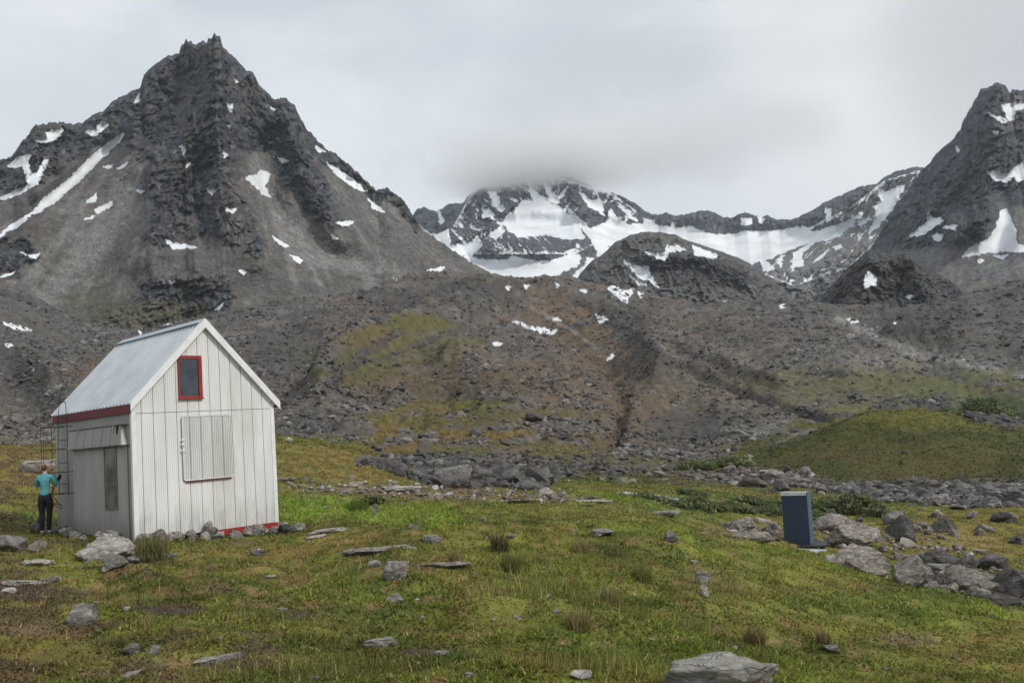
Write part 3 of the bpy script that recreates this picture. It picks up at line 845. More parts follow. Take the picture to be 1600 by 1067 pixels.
def colour1(px, py, T, R):
    hard = rockmask1(px, py)
    n = fbm(px / 45, py / 30, 4, 47); n2 = fbm(px / 9, py / 9, 4, 53)
    dx, dy = px - 335, py - 20
    th = np.arctan2(dx, dy)
    st = fbm(th * 26, np.hypot(dx, dy) / 150, 4, 57)
    ta = np.zeros(px.shape + (3,)) + np.array((0.120, 0.110, 0.101))
    ta = lerpc(ta, TALUS * 1.12, smooth(st, 0.0, 0.4) * 0.75)
    ta = lerpc(ta, TALUS_D, smooth(-st + 0.3 * n, 0.0, 0.4) * 0.7)
    ta = lerpc(ta, MOSSY, smooth(n + (py - 420) / 300, 0.12, 0.6) * 0.45)
    ro = np.zeros(px.shape + (3,)) + ROCK
    ro = lerpc(ro, ROCK_L, smooth(n2, 0.1, 0.6) * 0.45); ro = lerpc(ro, ROCK_B, smooth(n, 0.0, 0.4) * 0.6)
    col = lerpc(ta, (0, 0, 0), hard * 0) * (1 - hard)[..., None] + ro * hard[..., None]
    zs = [([(425,300),(470,345),(560,400),(640,425),(560,432),(480,420),(440,380),(420,340)], TALUS * 1.3, .7, 14), ([(380,240),(425,236),(432,280),(415,320),(390,290)], TALUS * 1.15, .6, 8),
          ([(200,240),(225,290),(215,330),(180,380),(110,450),(60,500),(40,470),(110,390),(150,320)], TALUS * 1.25, .6, 14),
          ([(230,390),(300,380),(390,400),(460,440),(560,450),(420,470),(260,440),(180,450)], TALUS_D * 0.9, .75, 16), ([(10,330),(60,320),(100,350),(60,385),(10,370)], ROCK_B * .9, .6, 10),
          ([(150,465),(330,470),(360,530),(200,560),(90,560)], (0.085, 0.078, 0.052), .8, 18), ([(340,220),(385,300),(400,390),(350,390),(340,300)], ROCK_B * 1.1, .5, 10)]
    col = zones(px, py, col, zs, fbm(px / 18, py / 12, 4, 59))
    return np.clip(col * (1 + 0.3 * n2 + 0.55 * fbm(px / 3.2, py / 3.0, 3, 311) + 0.5 * hard * ridgeline(px, py))[..., None], 0.01, 0.5)


mat_m1 = terrain_mat('mountain_rock_near', 0.05, 0.28, 6.0, 1.3, 0.36)


def rr1(A, px, py):
    return 1480 - 0.30 * np.maximum(px - 420, 0) - 0.25 * np.maximum(250 - px, 0) + 0 * px


mountain('mountain', SIL1, FOOT1, rr1, lambda A, px, py: 640 + 270 * smooth(px, 380, 660), relief1, colour1, SNOW1, mat_m1, rows=420, jag=(4.6, 5.0), gamma=0.92)

# --- central far massif with the glacier bowl and the ridge running right
SIL2 = [(560,440),(610,370),(640,345),(652,330),(662,324),(672,330),(680,332),(690,328),(700,322),(712,318),(720,320),(733,308),(742,296),(758,290),(775,282),(800,268),(830,264),(862,263),(890,268),(905,282),(930,296),(960,305),(990,318),(1010,332),(1028,338),(1040,333),(1055,338),(1072,338),(1090,332),(1102,330),(1115,334),(1130,341),(1145,342),(1165,334),(1185,340),(1200,337),(1215,347),(1235,344),(1250,340),(1262,334),(1280,322),(1290,318),(1300,312),(1320,304),(1345,294),(1365,290),(1385,278),(1402,270),(1430,262),(1450,264),(1480,290),(1560,340),(1700,380)]
FOOT2 = [(560,520),(700,480),(900,480),(1000,480),(1180,500),(1300,520),(1700,520)]
spurs2 = [([(740,300),(715,340),(705,380)], 110, 26), ([(790,300),(770,350),(790,395)], 60, 22), ([(880,270),(920,340),(935,380)], 90, 20), ([(900,290),(960,330),(985,350)], 50, 14), ([(760,385),(840,392),(900,385)], 70, 18),
          ([(1340,295),(1280,370),(1220,410)], 60, 30), ([(1440,265),(1400,330),(1340,380),(1300,430)], 60, 26)]
SLOPE2 = [_b((440,270),(700,300),(640,200),(500,170))]


def relief2(px, py, T):
    r = 0
    for l, h, w in spurs2:
        r = r + h * np.exp(-(polyline_d(px, py, l) / w) ** 2)
    bowl = smooth(inpoly_sd(px, py, [(780,345),(830,340),(1000,352),(1200,362),(1330,350),(1420,345),(1300,400),(1180,420),(1000,420),(880,400)]), -16, 10)
    low = smooth(inpoly_sd(px, py, [(730,400),(800,410),(910,400),(905,425),(850,440),(760,430)]), -12, 8)
    m = (1 - 0.9 * np.maximum(bowl, low))
    wx = 0.3 * fbm(px / 30, py / 30, 3, 63)
    q1 = 1.4 * fbm(px / 24, py / 24, 4, 451); q2 = 1.4 * fbm(px / 24, py / 24, 4, 461)
    f = m * (11 * rz(px / 21 + wx + (py - 330) / 60, py / 60, 4, 67, 0.55) + 5 * rz(px / 8, py / 10, 3, 73, 0.6))
    f = f + m * (32 * facets(px / 26 + .5 * q1, py / 44 + .5 * q2, 23) + 18 * facets(px / 11 + q1, py / 17 + q2, 25) + 9 * facets(px / 5.5 + 2 * q1, py / 7 + 2 * q2, 27))
    r = r - 110 * bowl - 60 * low
    e = smooth(1 - T, 0.0, 0.04)
    return r * e, f * e


def colour2(px, py, T, R):
    n = fbm(px / 22, py / 16, 4, 77); n2 = fbm(px / 6, py / 9, 4, 83)
    col = np.zeros(px.shape + (3,)) + np.array((0.070, 0.078, 0.092))
    col = lerpc(col, (0.15, 0.15, 0.15), smooth(n2 + 0.4 * n, 0.1, 0.6) * 0.5)
    w = fbm(px / 14, py / 9, 4, 89)
    zs = [([(1190,420),(1260,370),(1340,345),(1400,320),(1420,360),(1390,420),(1330,470),(1200,470)], TALUS * 1.05, .8, 14), ([(900,400),(960,395),(960,440),(880,445)], TALUS, .7, 10), ([(1380,275),(1440,262),(1440,280),(1380,330),(1300,350),(1300,330)], (0.12, 0.115, 0.11), .5, 10)]
    col = zones(px, py, col, zs, w)
    return np.clip(col * (1 + 0.3 * n2 + 0.5 * fbm(px / 3.0, py / 3.2, 3, 331))[..., None], 0.01, 0.5)


mat_m2 = terrain_mat('mountain_rock_far', 0.022, 0.10, 12.0, 3.0, 0.34)


def rr2(A, px, py):
    return 3300 - 0.95 * np.maximum(px - 1100, 0)


mountain('mountain', SIL2, FOOT2, rr2, 1900, relief2, colour2, SNOW2, mat_m2, rows=250, jag=(3.2, 7.0), jagseed=15, extra=2)

# --- right mountain
SIL3 = [(1270,470),(1330,432),(1362,390),(1378,360),(1392,338),(1402,318),(1420,298),(1440,270),(1455,252),(1470,236),(1486,222),(1500,206),(1506,190),(1515,176),(1524,156),(1532,144),(1540,140),(1552,136),(1560,131),(1570,134),(1574,142),(1578,148),(1582,142),(1592,141),(1602,144),(1640,165),(1700,225),(1800,300),(1950,420)]
FOOT3 = [(1270,520),(1400,520),(1600,520),(1950,560)]
spurs3 = [([(1555,140),(1530,210),(1500,260),(1455,310),(1420,350)], 90, 30), ([(1560,200),(1580,290),(1560,340),(1500,360)], 70, 30), ([(1540,260),(1530,330),(1490,370)], 50, 22), ([(1590,150),(1640,260),(1660,380)], 80, 40)]


def relief3(px, py, T):
    r = 0
    for l, h, w in spurs3:
        r = r + h * np.exp(-(polyline_d(px, py, l) / w) ** 2)
    r = r - 60 * np.exp(-(polyline_d(px, py, [(1610,250),(1572,300),(1568,340),(1560,400)]) / 20) ** 2)
    hard = smooth(-inpoly_sd(px, py, [(1370,400),(1480,385),(1540,370),(1560,300),(1620,300),(1700,520),(1300,520)]), -6, 10)
    wx = 0.3 * fbm(px / 40, py / 40, 3, 103)
    q1 = 1.6 * fbm(px / 38, py / 38, 4, 431); q2 = 1.6 * fbm(px / 38, py / 38, 4, 441)
    f = (5 + 8 * hard) * rz((px + 0.55 * py) / 40 + wx, py / 110, 4, 107, 0.55) + (2 + 4 * hard) * rz(px / 14, py / 15, 4, 109, 0.6)
    f = f + hard * (17 * facets((px + .6 * py) / 40 + .5 * q1, (py - .2 * px) / 60 + .5 * q2, 13) + 10 * facets((px + .5 * py) / 17 + q1, (py - .3 * px) / 26 + q2, 15) + 5 * facets(px / 8 + 2 * q1, py / 10 + 2 * q2, 17))
    f = f + 7 * hard * fbm((py + 0.4 * px) / 8, px / 50, 3, 113)
    e = smooth(1 - T, 0.0, 0.012)
    return (r + 8 * hard) * e, f * e


def colour3(px, py, T, R):
    n = fbm(px / 40, py / 25, 4, 127); n2 = fbm(px / 8, py / 8, 4, 131)
    col = np.zeros(px.shape + (3,)) + np.array((0.054, 0.057, 0.066))
    col = lerpc(col, (0.115, 0.11, 0.108), smooth(n2 + 0.4 * n, 0.1, 0.6) * 0.5)
    w = fbm(px / 20, py / 12, 4, 137)
    zs = [([(1350,400),(1400,385),(1480,380),(1540,375),(1562,320),(1640,310),(1700,520),(1300,520),(1320,440)], TALUS * 0.85, .8, 14), ([(1535,150),(1570,150),(1590,190),(1560,200),(1600,240),(1620,180),(1600,145)], (0.14, 0.125, 0.115), .6, 10),
          ([(1500,440),(1620,430),(1620,500),(1500,480)], (0.095, 0.082, 0.07), .5, 14)]
    col = zones(px, py, col, zs, w)
    return np.clip(col * (1 + 0.3 * n2 + 0.55 * fbm(px / 3.2, py / 3.0, 3, 341) + 0.35 * ridgeline(px, py))[..., None], 0.01, 0.5)


mountain('mountain', SIL3, FOOT3, 1950, 950, relief3, colour3, SNOW3, mat_m1, rows=330, jag=(3.8, 5.0), jagseed=25, gamma=0.95)


def hill(name, sil, foot, rr, rf, snow, base, lite, seed, amp=(26, 8), jag=(2.0, 9.0), zs=(), spurs=()):
    def rel(px, py, T):
        wx = 0.4 * fbm(px / 40, py / 40, 3, seed)
        q1 = 1.4 * fbm(px / 24, py / 24, 4, seed + 41); q2 = 1.4 * fbm(px / 24, py / 24, 4, seed + 43)
        r = amp[0] * .5 * ridged(px / 34 + wx, py / 40, 4, seed + 3, 0.55) + amp[1] * .6 * ridged(px / 9, py / 11, 3, seed + 7, 0.6)
        r = r + amp[0] * .7 * facets(px / 22 + .5 * q1, py / 24 + .5 * q2, seed) + amp[0] * .35 * facets(px / 9 + q1, py / 10 + q2, seed + 1)
        b = 0
        for l, h, w in spurs:
            b = b + h * np.exp(-(polyline_d(px, py, l) / w) ** 2)
        e = smooth(1 - T, 0, 0.08)
        return b * e, (r - amp[0] * .42) * e
    def colf(px, py, T, R):
        n = fbm(px / 24, py / 14, 4, seed + 11); n2 = fbm(px / 6, py / 5, 4, seed + 13)
        col = np.zeros(px.shape + (3,)) + np.array(base)
        col = lerpc(col, lite, smooth(n2 + 0.5 * n, 0.0, 0.6) * 0.6)
        col = zones(px, py, col, zs, fbm(px / 12, py / 8, 4, seed + 17))
        return np.clip(col * (1 + 0.3 * n2 + 0.5 * fbm(px / 3, py / 2.6, 3, seed + 31))[..., None], 0.01, 0.5)
    return mountain(name, sil, foot, rr, rf, rel, colf, snow, mat_m1, rows=170, jag=jag, jagseed=seed)


hill('hill', [(880,470),(905,430),(925,408),(945,395),(962,380),(985,368),(1010,363),(1035,364),(1055,368),(1075,378),(1100,384),(1120,392),(1150,402),(1170,412),(1188,428),(1210,440),(1250,478)],
     [(880,500),(1250,510)], 1500, 1150, SNOW4, (0.100, 0.096, 0.092), (0.145, 0.14, 0.13), 141, (22, 7),
     zs=[([(990,395),(1080,395),(1160,410),(1180,440),(1120,455),(1030,440),(990,420)], (0.058, 0.058, 0.062), .8, 8), ([(905,425),(950,395),(960,420),(930,450)], (0.12, 0.115, 0.11), .6, 8)],
     spurs=[([(1010,400),(1090,400),(1170,430)], 50, 16)])
hill('hill', [(1230,500),(1262,480),(1290,458),(1310,436),(1328,418),(1345,402),(1358,392),(1372,390),(1388,398),(1402,402),(1415,396),(1428,400),(1440,412),(1462,426),(1485,440),(1500,452),(1520,480),(1570,510)],
     [(1230,530),(1570,530)], 1020, 900, SNOW5, (0.062, 0.060, 0.060), (0.10, 0.096, 0.09), 171, (12, 4),
     spurs=[([(1365,395),(1350,440),(1330,480)], 22, 18), ([(1425,402),(1440,440),(1460,480)], 22, 18)])

# ------------------------------------------------------------------ talus blocks strewn over the slopes (nobody could count them)
ico = bmesh.new(); bmesh.ops.create_icosphere(ico, subdivisions=1, radius=1.0)
ICO_V = np.array([v.co[:] for v in ico.verts]); ICO_F = np.array([[v.index for v in f.verts] for f in ico.faces]); ico.free()
ico = bmesh.new(); bmesh.ops.create_icosphere(ico, subdivisions=2, radius=1.0)
ICO2_V = np.array([v.co[:] for v in ico.verts]); ICO2_F = np.array([[v.index for v in f.verts] for f in ico.faces]); ico.free()
rng = np.random.RandomState(11)


def blocks(name, xs, ys, sizes, cols, mat, sink=0.25, squash=0.65, zf=ground_z, fine=False):
    ICO_V, ICO_F = (ICO2_V, ICO2_F) if fine else (globals()['ICO_V'], globals()['ICO_F'])
    n = len(xs); zs = zf(xs, ys)
    if fine:
        V = np.repeat(ICO_V[None], n, 0)
        for _ in range(7):      # planes cut the lump into a block
            nn = rng.randn(n, 3); nn /= np.linalg.norm(nn, axis=1)[:, None]
            e = np.maximum((V * nn[:, None]).sum(-1) - rng.uniform(0.35, 0.75, (n, 1)), 0)
            V = V - nn[:, None] * e[..., None]
        V = V * (1 + 0.05 * rng.randn(n, len(ICO_V), 1)) * 1.25
    else:
        V = ICO_V[None] * (1 + 0.28 * rng.randn(n, len(ICO_V), 1)).clip(0.55, 1.6)
    sc3 = np.stack([rng.uniform(0.7, 1.4, n), rng.uniform(0.6, 1.1, n), rng.uniform(0.75, 1.25, n) * squash], 1) * sizes[:, None] * 0.5
    V = V * sc3[:, None]
    tilt = rng.uniform(-0.5, 0.5, n); rot = rng.uniform(0, 2 * np.pi, n)
    c, s = np.cos(tilt)[:, None], np.sin(tilt)[:, None]
    x, z = V[..., 0] * c - V[..., 2] * s, V[..., 0] * s + V[..., 2] * c
    c, s = np.cos(rot)[:, None], np.sin(rot)[:, None]
    x, y = x * c - V[..., 1] * s, x * s + V[..., 1] * c
    V = np.stack([x + xs[:, None], y + ys[:, None], z + (zs + sizes * (0.5 * squash - sink))[:, None]], -1)
    Fc = ICO_F[None] + (np.arange(n) * len(ICO_V))[:, None, None]
    return mesh_np(name, V.reshape(-1, 3), Fc.reshape(-1, 3), mat, False, {'albedo': np.repeat(cols, len(ICO_V), 0)})


mat_blocks = terrain_mat('talus_stone', 0.8, 4.0, 0.10, 0.03, 0.25, snow=False)
N = 210000
baz = rng.uniform(-0.66, 0.66, N); br = np.exp(rng.uniform(math.log(78), math.log(900), N))
bx, by = br * np.sin(baz), br * np.cos(baz)
bz = ground_z(bx, by); bpx, bpyy = to_px(baz, (bz - CAMZ) / br)
alb, _, _ = ground_albedo(bx, by)
green = np.clip((alb[:, 1] * 2 - alb[:, 0] - alb[:, 2]) / 0.05, 0, 1) + np.clip((alb[:, 0] - alb[:, 2]) / 0.07, 0, 1) * 0.6
keep = rng.rand(N) > np.clip(green, 0, 1) * 0.93
cl = fbm(bx / 25, by / 25, 4, 151)
keep &= (rng.rand(N) < 0.45 + 0.9 * cl)
# the mound carries few stones
mound = (np.abs(bpx - 1390) < 230) & (br > 84) & (br < 175) & (bpx > 1180)
keep &= ~(mound & (rng.rand(N) < 0.97) & (bpyy < 752))
keep &= ~((baz < -0.10) & (br < 100))
bx, by, br, alb, cl = bx[keep], by[keep], br[keep], alb[keep], cl[keep]
size = (0.42 + br * 0.0012) * np.exp(rng.randn(len(bx)) * 0.42) * (1 + 0.5 * cl)
size = np.where(rng.rand(len(size)) < 0.02, size * 2.2, size)
size = np.minimum(size, 1.1 + br * 0.006)
g = alb.mean(1, keepdims=True)
bc = (0.3 * alb + 0.7 * g * np.array([1.03, 0.99, 0.97])) * np.exp(rng.randn(len(bx), 1) * 0.30) * 1.12
tag(blocks('scree', bx, by, size, np.clip(bc * 1.1, 0.02, 0.42), mat_blocks), 'grey and brown talus boulders strewn thickly over the slopes below the peaks', 'scree', kind='stuff')

# ------------------------------------------------------------------ rocks that can be told apart
R_PALE = rock_mat('pale_lichen_rock', (0.46, 0.43, 0.385), (0.64, 0.61, 0.56), (0.25, 0.23, 0.205), 1.0)
R_GREY = rock_mat('grey_rock', (0.33, 0.31, 0.285), (0.50, 0.475, 0.44), (0.17, 0.155, 0.145), 1.0)
R_DARK = rock_mat('dark_rock', (0.15, 0.14, 0.135), (0.26, 0.245, 0.23), (0.08, 0.075, 0.072), 0.8)
R_PINK = rock_mat('brownish_rock', (0.34, 0.295, 0.26), (0.53, 0.49, 0.44), (0.18, 0.155, 0.14), 0.8)


def rock_mesh(name, dims, seed, mat, sub=4, rough=0.22, cuts=7, flat_top=0.0):
    cuts += 5
    bm = bmesh.new(); bmesh.ops.create_icosphere(bm, subdivisions=sub, radius=1.0)
    rnd = random.Random(seed); off = Vector((rnd.uniform(-90, 90), rnd.uniform(-90, 90), rnd.uniform(-90, 90)))
    planes = []
    for _ in range(cuts):
        n = Vector((rnd.gauss(0, 1), rnd.gauss(0, 1), rnd.gauss(0, 0.8))).normalized()
        planes.append((n, rnd.uniform(0.42, 0.82)))
    if flat_top: planes.append((Vector((rnd.uniform(-.15, .15), rnd.uniform(-.15, .15), 1)).normalized(), flat_top))
    for v in bm.verts:
        p = v.co.copy()
        for n, d in planes:
            e = p.dot(n) - d
            if e > 0: p -= n * e * 0.97
        q = p + off
        s = mnoise.fractal(q * 1.1, 1.0, 2.1, 3) * rough + mnoise.fractal(q * 3.7, 0.8, 2.2, 4) * rough * 0.42 + mnoise.fractal(q * 11, 0.8, 2.2, 2) * rough * 0.12
        p *= 1 + s
        v.co = Vector((p.x * dims[0] / 2, p.y * dims[1] / 2, p.z * dims[2] / 2))
    return obj(name, bm, mat, sm=True)


FAM = {}


def rock(px, py, wpx, hpx, label, mat=None, cat='rock', name='boulder', group=None, depth=0.8, seed=None, rz=None, sink=0.3, rough=0.22, cuts=7, flat=0.0, tilt=0.0, rmin=5.5, share=None, zoff=0.0, at=None):
    """rock whose visible base centre stands on the ground under photo pixel (px, py), wpx by hpx pixels big"""
    mat = mat or R_GREY
    x, y, z = at if at else ground_hit(px, py, rmin)
    r = math.hypot(x, y)
    w = wpx * r / F; h = hpx * r / F
    seed = seed if seed is not None else int(px * 7 + py * 13)
    rnd = random.Random(seed)
    hh = h / (1 - sink)
    d = max(w * depth, h * 0.9)
    x += math.sin(math.atan2(x, y)) * d * 0.3; y += math.cos(math.atan2(x, y)) * d * 0.3
    z = float(ground_z(x, y))
    if share is not None:
        if share not in FAM:
            FAM[share] = rock_mesh(name, (1, 1, 1), seed, mat, 3, rough, cuts, flat); o = FAM[share]
        else:
            o = FAM[share].copy(); C.objects.link(o)
        o.scale = (w, d, hh)
    else:
        sub = 5 if wpx > 80 else (4 if wpx > 25 else 3)
        o = rock_mesh(name, (w * 1.05, d, hh * 1.08), seed, mat, sub, rough, cuts, flat)
    az = math.atan2(x, y)
    o.location = (x, y, z + h - hh * 0.5 + zoff)
    o.rotation_euler = (rnd.uniform(-.08, .08), tilt + rnd.uniform(-.06, .06), -az + (rz if rz is not None else rnd.uniform(-.35, .35)))
    tag(o, label, cat, group)
    return o


#MARK-OBJECTS
# ------------------------------------------------------------------ THE HUT
HA = (-8.401, 20.266, 0.0); HYAW = 0.811; HW, HL, HH, HR = 3.524, 4.295, 2.876, 4.723
SL = (HR - HH) / (HW / 2)
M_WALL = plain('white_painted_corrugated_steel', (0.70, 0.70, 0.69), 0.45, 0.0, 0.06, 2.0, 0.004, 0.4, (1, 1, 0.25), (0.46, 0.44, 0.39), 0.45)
M_SIDE = plain('shade_toned_grey_steel', (0.375, 0.372, 0.350), 0.45, 0.0, 0.08, 2.0, 0.004, 0.4, (1, 1, 0.25), (0.30, 0.29, 0.26), 0.5)  # galvanised grey, with the shaded side's darkness put into the colour
M_SEAM = plain('dark_seam', (0.10, 0.095, 0.09), 0.8)
M_ROOF = plain('pale_blue_roof_steel', (0.37, 0.41, 0.45), 0.42, 0.15, 0.07, 1.5, 0.0, 0.5, (1, 1, 1), (0.33, 0.36, 0.38), 0.5)
M_TRIM = plain('white_trim_board', (0.72, 0.725, 0.715), 0.5, 0, 0.05, 5, 0.003, 0.4, (1, 1, 1), (0.42, 0.41, 0.37), 0.4)
M_RED = plain('red_paint', (0.27, 0.022, 0.020), 0.5, 0, 0.14, 4)
M_REDD = plain('faded_dark_red_paint', (0.155, 0.022, 0.024), 0.6, 0, 0.2, 4)
M_IRON = plain('rusty_dark_iron', (0.045, 0.035, 0.032), 0.7, 0.3, 0.3, 12)


def weather(mat, dirt=(0.20, 0.185, 0.15), hi=0.85, amt=0.55):
    t = NT(mat.node_tree); b = mat.node_tree.nodes['Principled BSDF']
    src = b.inputs['Base Color'].links[0].from_socket
    tc = t.node('ShaderNodeTexCoord').outputs['Object']
    sx = t.node('ShaderNodeSeparateXYZ'); t.l.new(tc, sx.inputs[0])
    n = t.noise(t.mapping(tc, (1, 1, 0.12)), 9, 6, 0.7); n2 = t.noise(tc, 3.0, 6, 0.7)
    low = t.ramp(t.math('SUBTRACT', sx.outputs[2], t.math('MULTIPLY', n2, 0.7)), -0.35, hi - 0.35, 1.0, 0.0)
    f = t.math('MULTIPLY', low, t.ramp(n, 0.35, 0.7, 0.25, 1.0))
    c = t.mix(t.math('MULTIPLY', f, amt), src, dirt)
    streak = t.ramp(t.noise(t.mapping(tc, (1, 1, 0.06), loc=(4, 2, 0)), 22, 5, 0.75), 0.60, 0.78)
    c = t.mix(t.math('MULTIPLY', streak, 0.30), c, (0.30, 0.27, 0.22))
    t.l.new(c, b.inputs['Base Color'])


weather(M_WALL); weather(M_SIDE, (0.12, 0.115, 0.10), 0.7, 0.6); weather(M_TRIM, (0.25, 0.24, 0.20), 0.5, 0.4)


def glass_mat(name, col, rough=0.08):
    m, t, b = new_mat(name)
    tc = t.node('ShaderNodeTexCoord').outputs['Object']
    c = t.mix(t.ramp(t.noise(tc, 1.6, 4), 0.35, 0.65), col, tuple(k * 4.0 for k in col))  # pale blotches put a clouded-sky reflection into the pane colour
    t.set(b, 'Base Color', c); b.inputs['Roughness'].default_value = rough
    b.inputs['Specular IOR Level'].default_value = 0.6
    return m


M_GLASS = glass_mat('dark_window_glass', (0.010, 0.013, 0.018), 0.03)
M_GLASS2 = glass_mat('dusty_window_glass', (0.045, 0.045, 0.040), 0.25)

hut = empty('hut', HA, HYAW)
tag(hut, 'small white corrugated steel hut with steep pale blue roof and red trimmed gable window', 'hut')


def clad(name, u0, u1, z0, ztop, place, mats, parent, seam0, pitch=0.273, proud=0.0, thick=0.03, rib=0.0068):
    """corrugated sheet: place(u, depth, z) -> point; depth > 0 is outwards"""
    prof = [(u0, 0.0, 0)]
    k = math.floor((u0 - seam0) / pitch)
    us = []
    while seam0 + k * pitch < u1:
        s = seam0 + k * pitch
        us += [(s - 0.008, 0.0, 0), (s - 0.005, -0.012, 1), (s + 0.005, -0.012, 1), (s + 0.008, 0.0, 0)]
        q = 0.030
        while q < pitch - 0.03:
            us += [(s + q, 0.0, 0), (s + q + 0.008, rib, 0), (s + q + 0.022, rib, 0), (s + q + 0.030, 0.0, 0)]
            q += 0.048
        k += 1
    prof += [p for p in us if u0 + 0.003 < p[0] < u1 - 0.003] + [(u1, 0.0, 0)]
    bm = bmesh.new(); cols = []
    uu = []
    for p in prof:
        uu.append(p)
    # break columns at the kinks of the top edge
    for u, d, mi in uu:
        zt = ztop(u)
        cols.append((bm.verts.new(place(u, d + proud, z0)), bm.verts.new(place(u, d + proud, zt)), bm.verts.new(place(u, -thick, z0)), bm.verts.new(place(u, -thick, zt)), mi))
    for A, B in zip(cols[:-1], cols[1:]):
        for q in ((A[0], B[0], B[1], A[1]), (A[2], A[3], B[3], B[2]), (A[0], A[2], B[2], B[0]), (A[1], B[1], B[3], A[3])):
            f = bm.faces.new(q)
            f.material_index = 1 if (A[4] and B[4]) else 0
    for A in (cols[0], cols[-1]):
        bm.faces.new((A[0], A[1], A[3], A[2]))
    bmesh.ops.recalc_face_normals(bm, faces=bm.faces)
    return obj(name, bm, mats, parent)


gab = lambda u: min(HH + u * SL, HH + (HW - u) * SL, HR) - 0.01
front = lambda u, d, z: (u, -d, z)
leftp = lambda u, d, z: (-d, u, z)
rightp = lambda u, d, z: (HW + d, u, z)
backp = lambda u, d, z: (u, HL + d, z)
wall = clad('gable_wall', 0.0, HW, -0.03, lambda u: 2.712, front, [M_WALL, M_SEAM], hut, 0.215)
clad('upper_gable_wall', 0.0, HW / 2, 2.722, gab, front, [M_WALL, M_SEAM], hut, 0.215, proud=0.007)
clad('upper_gable_wall', HW / 2, HW, 2.722, gab, front, [M_WALL, M_SEAM], hut, 0.215, proud=0.007)
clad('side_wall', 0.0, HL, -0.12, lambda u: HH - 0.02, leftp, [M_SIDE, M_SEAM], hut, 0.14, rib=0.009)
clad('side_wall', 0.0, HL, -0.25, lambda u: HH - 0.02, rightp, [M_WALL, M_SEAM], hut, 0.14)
clad('back_wall', 0.0, HW / 2, -0.12, gab, backp, [M_WALL, M_SEAM], hut, 0.215)
clad('back_wall', HW / 2, HW, -0.12, gab, backp, [M_WALL, M_SEAM], hut, 0.215)
# corner trims
for (u, v) in ((0, 0), (HW, 0), (HW, HL), (0, HL)):
    bm = bmesh.new(); s = 1 if u == 0 else -1; q = 1 if v == 0 else -1
    x0, x1 = sorted((u - s * 0.012, u + s * 0.085)); y0, y1 = sorted((v - q * 0.014, v + q * 0.005))
    box(bm, x0, x1, y0, y1, -0.04, HH - 0.03)
    x0, x1 = sorted((u - s * 0.014, u + s * 0.004)); y0, y1 = sorted((v - q * 0.0125, v + q * 0.07))
    box(bm, x0, x1, y0, y1, -0.038, HH - 0.032)
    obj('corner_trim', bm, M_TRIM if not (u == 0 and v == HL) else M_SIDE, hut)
# roof sheets with raised ribs down the slope
OE, OF = 0.115, 0.085


def roof_side(name, sgn):
    bm = bmesh.new()
    ux = (lambda s: HW / 2 - s) if sgn < 0 else (lambda s: HW / 2 + s)      # s: horizontal distance from the ridge
    n = Vector((sgn * SL, 0, 1)).normalized()
    smax = HW / 2 + (0.045 if sgn < 0 else OE)
    prof = []; v = -OF
    while v < HL + OF - 0.02:
        prof += [(v, 0), (v + 0.010, 0.046), (v + 0.034, 0.046), (v + 0.046, 0)]
        for q in (0.095, 0.14):
            prof += [(v + q - 0.006, 0), (v + q, 0.005), (v + q + 0.006, 0)]
        v += 0.185
    prof = [p for p in prof if p[0] < HL + OF] + [(HL + OF, 0)]
    cols = []
    for v, h in prof:
        row = []
        for s in (0.0, smax):
            for dz in (0.035 + h, 0.0):
                p = Vector((ux(s), v, HR + 0.065 - s * SL)) + n * dz
                row.append(bm.verts.new(p))
        cols.append(row)
    for A, B in zip(cols[:-1], cols[1:]):
        for q in ((A[0], A[2], B[2], B[0]), (A[1], B[1], B[3], A[3]), (A[2], A[3], B[3], B[2]), (A[0], B[0], B[1], A[1])):
            bm.faces.new(q)
    for A in (cols[0], cols[-1]):
        bm.faces.new((A[0], A[1], A[3], A[2]))
    bmesh.ops.recalc_face_normals(bm, faces=bm.faces)
    return obj(name, bm, M_ROOF, hut)


rf = roof_side('roof', -1)
roof_side('roof', 1)
bm = bmesh.new()
for sg in (-1, 1):
    n = Vector((sg * SL, 0, 1)).normalized(); a = Vector((HW / 2, 0, HR + 0.045 + 0.065)); d = Vector((sg * 1, 0, -SL)).normalized()
    y0, y1 = -OF - 0.01, HL + OF + 0.01
    pts = []
    for hh_ in (0.0, 0.012):
        o0 = a + n * (0.056 + hh_) + Vector((0, 0, 0.0)); o1 = o0 + d * 0.16
        o0 = Vector((HW / 2, 0, o1.z + 0.16 * SL / math.hypot(1, SL)))
        pts += [(o0.x, y0, o0.z), (o1.x, y0, o1.z), (o1.x, y1, o1.z), (o0.x, y1, o0.z)]
    hexa(bm, pts)
bmesh.ops.recalc_face_normals(bm, faces=bm.faces)
obj('ridge_cap', bm, M_ROOF, hut)
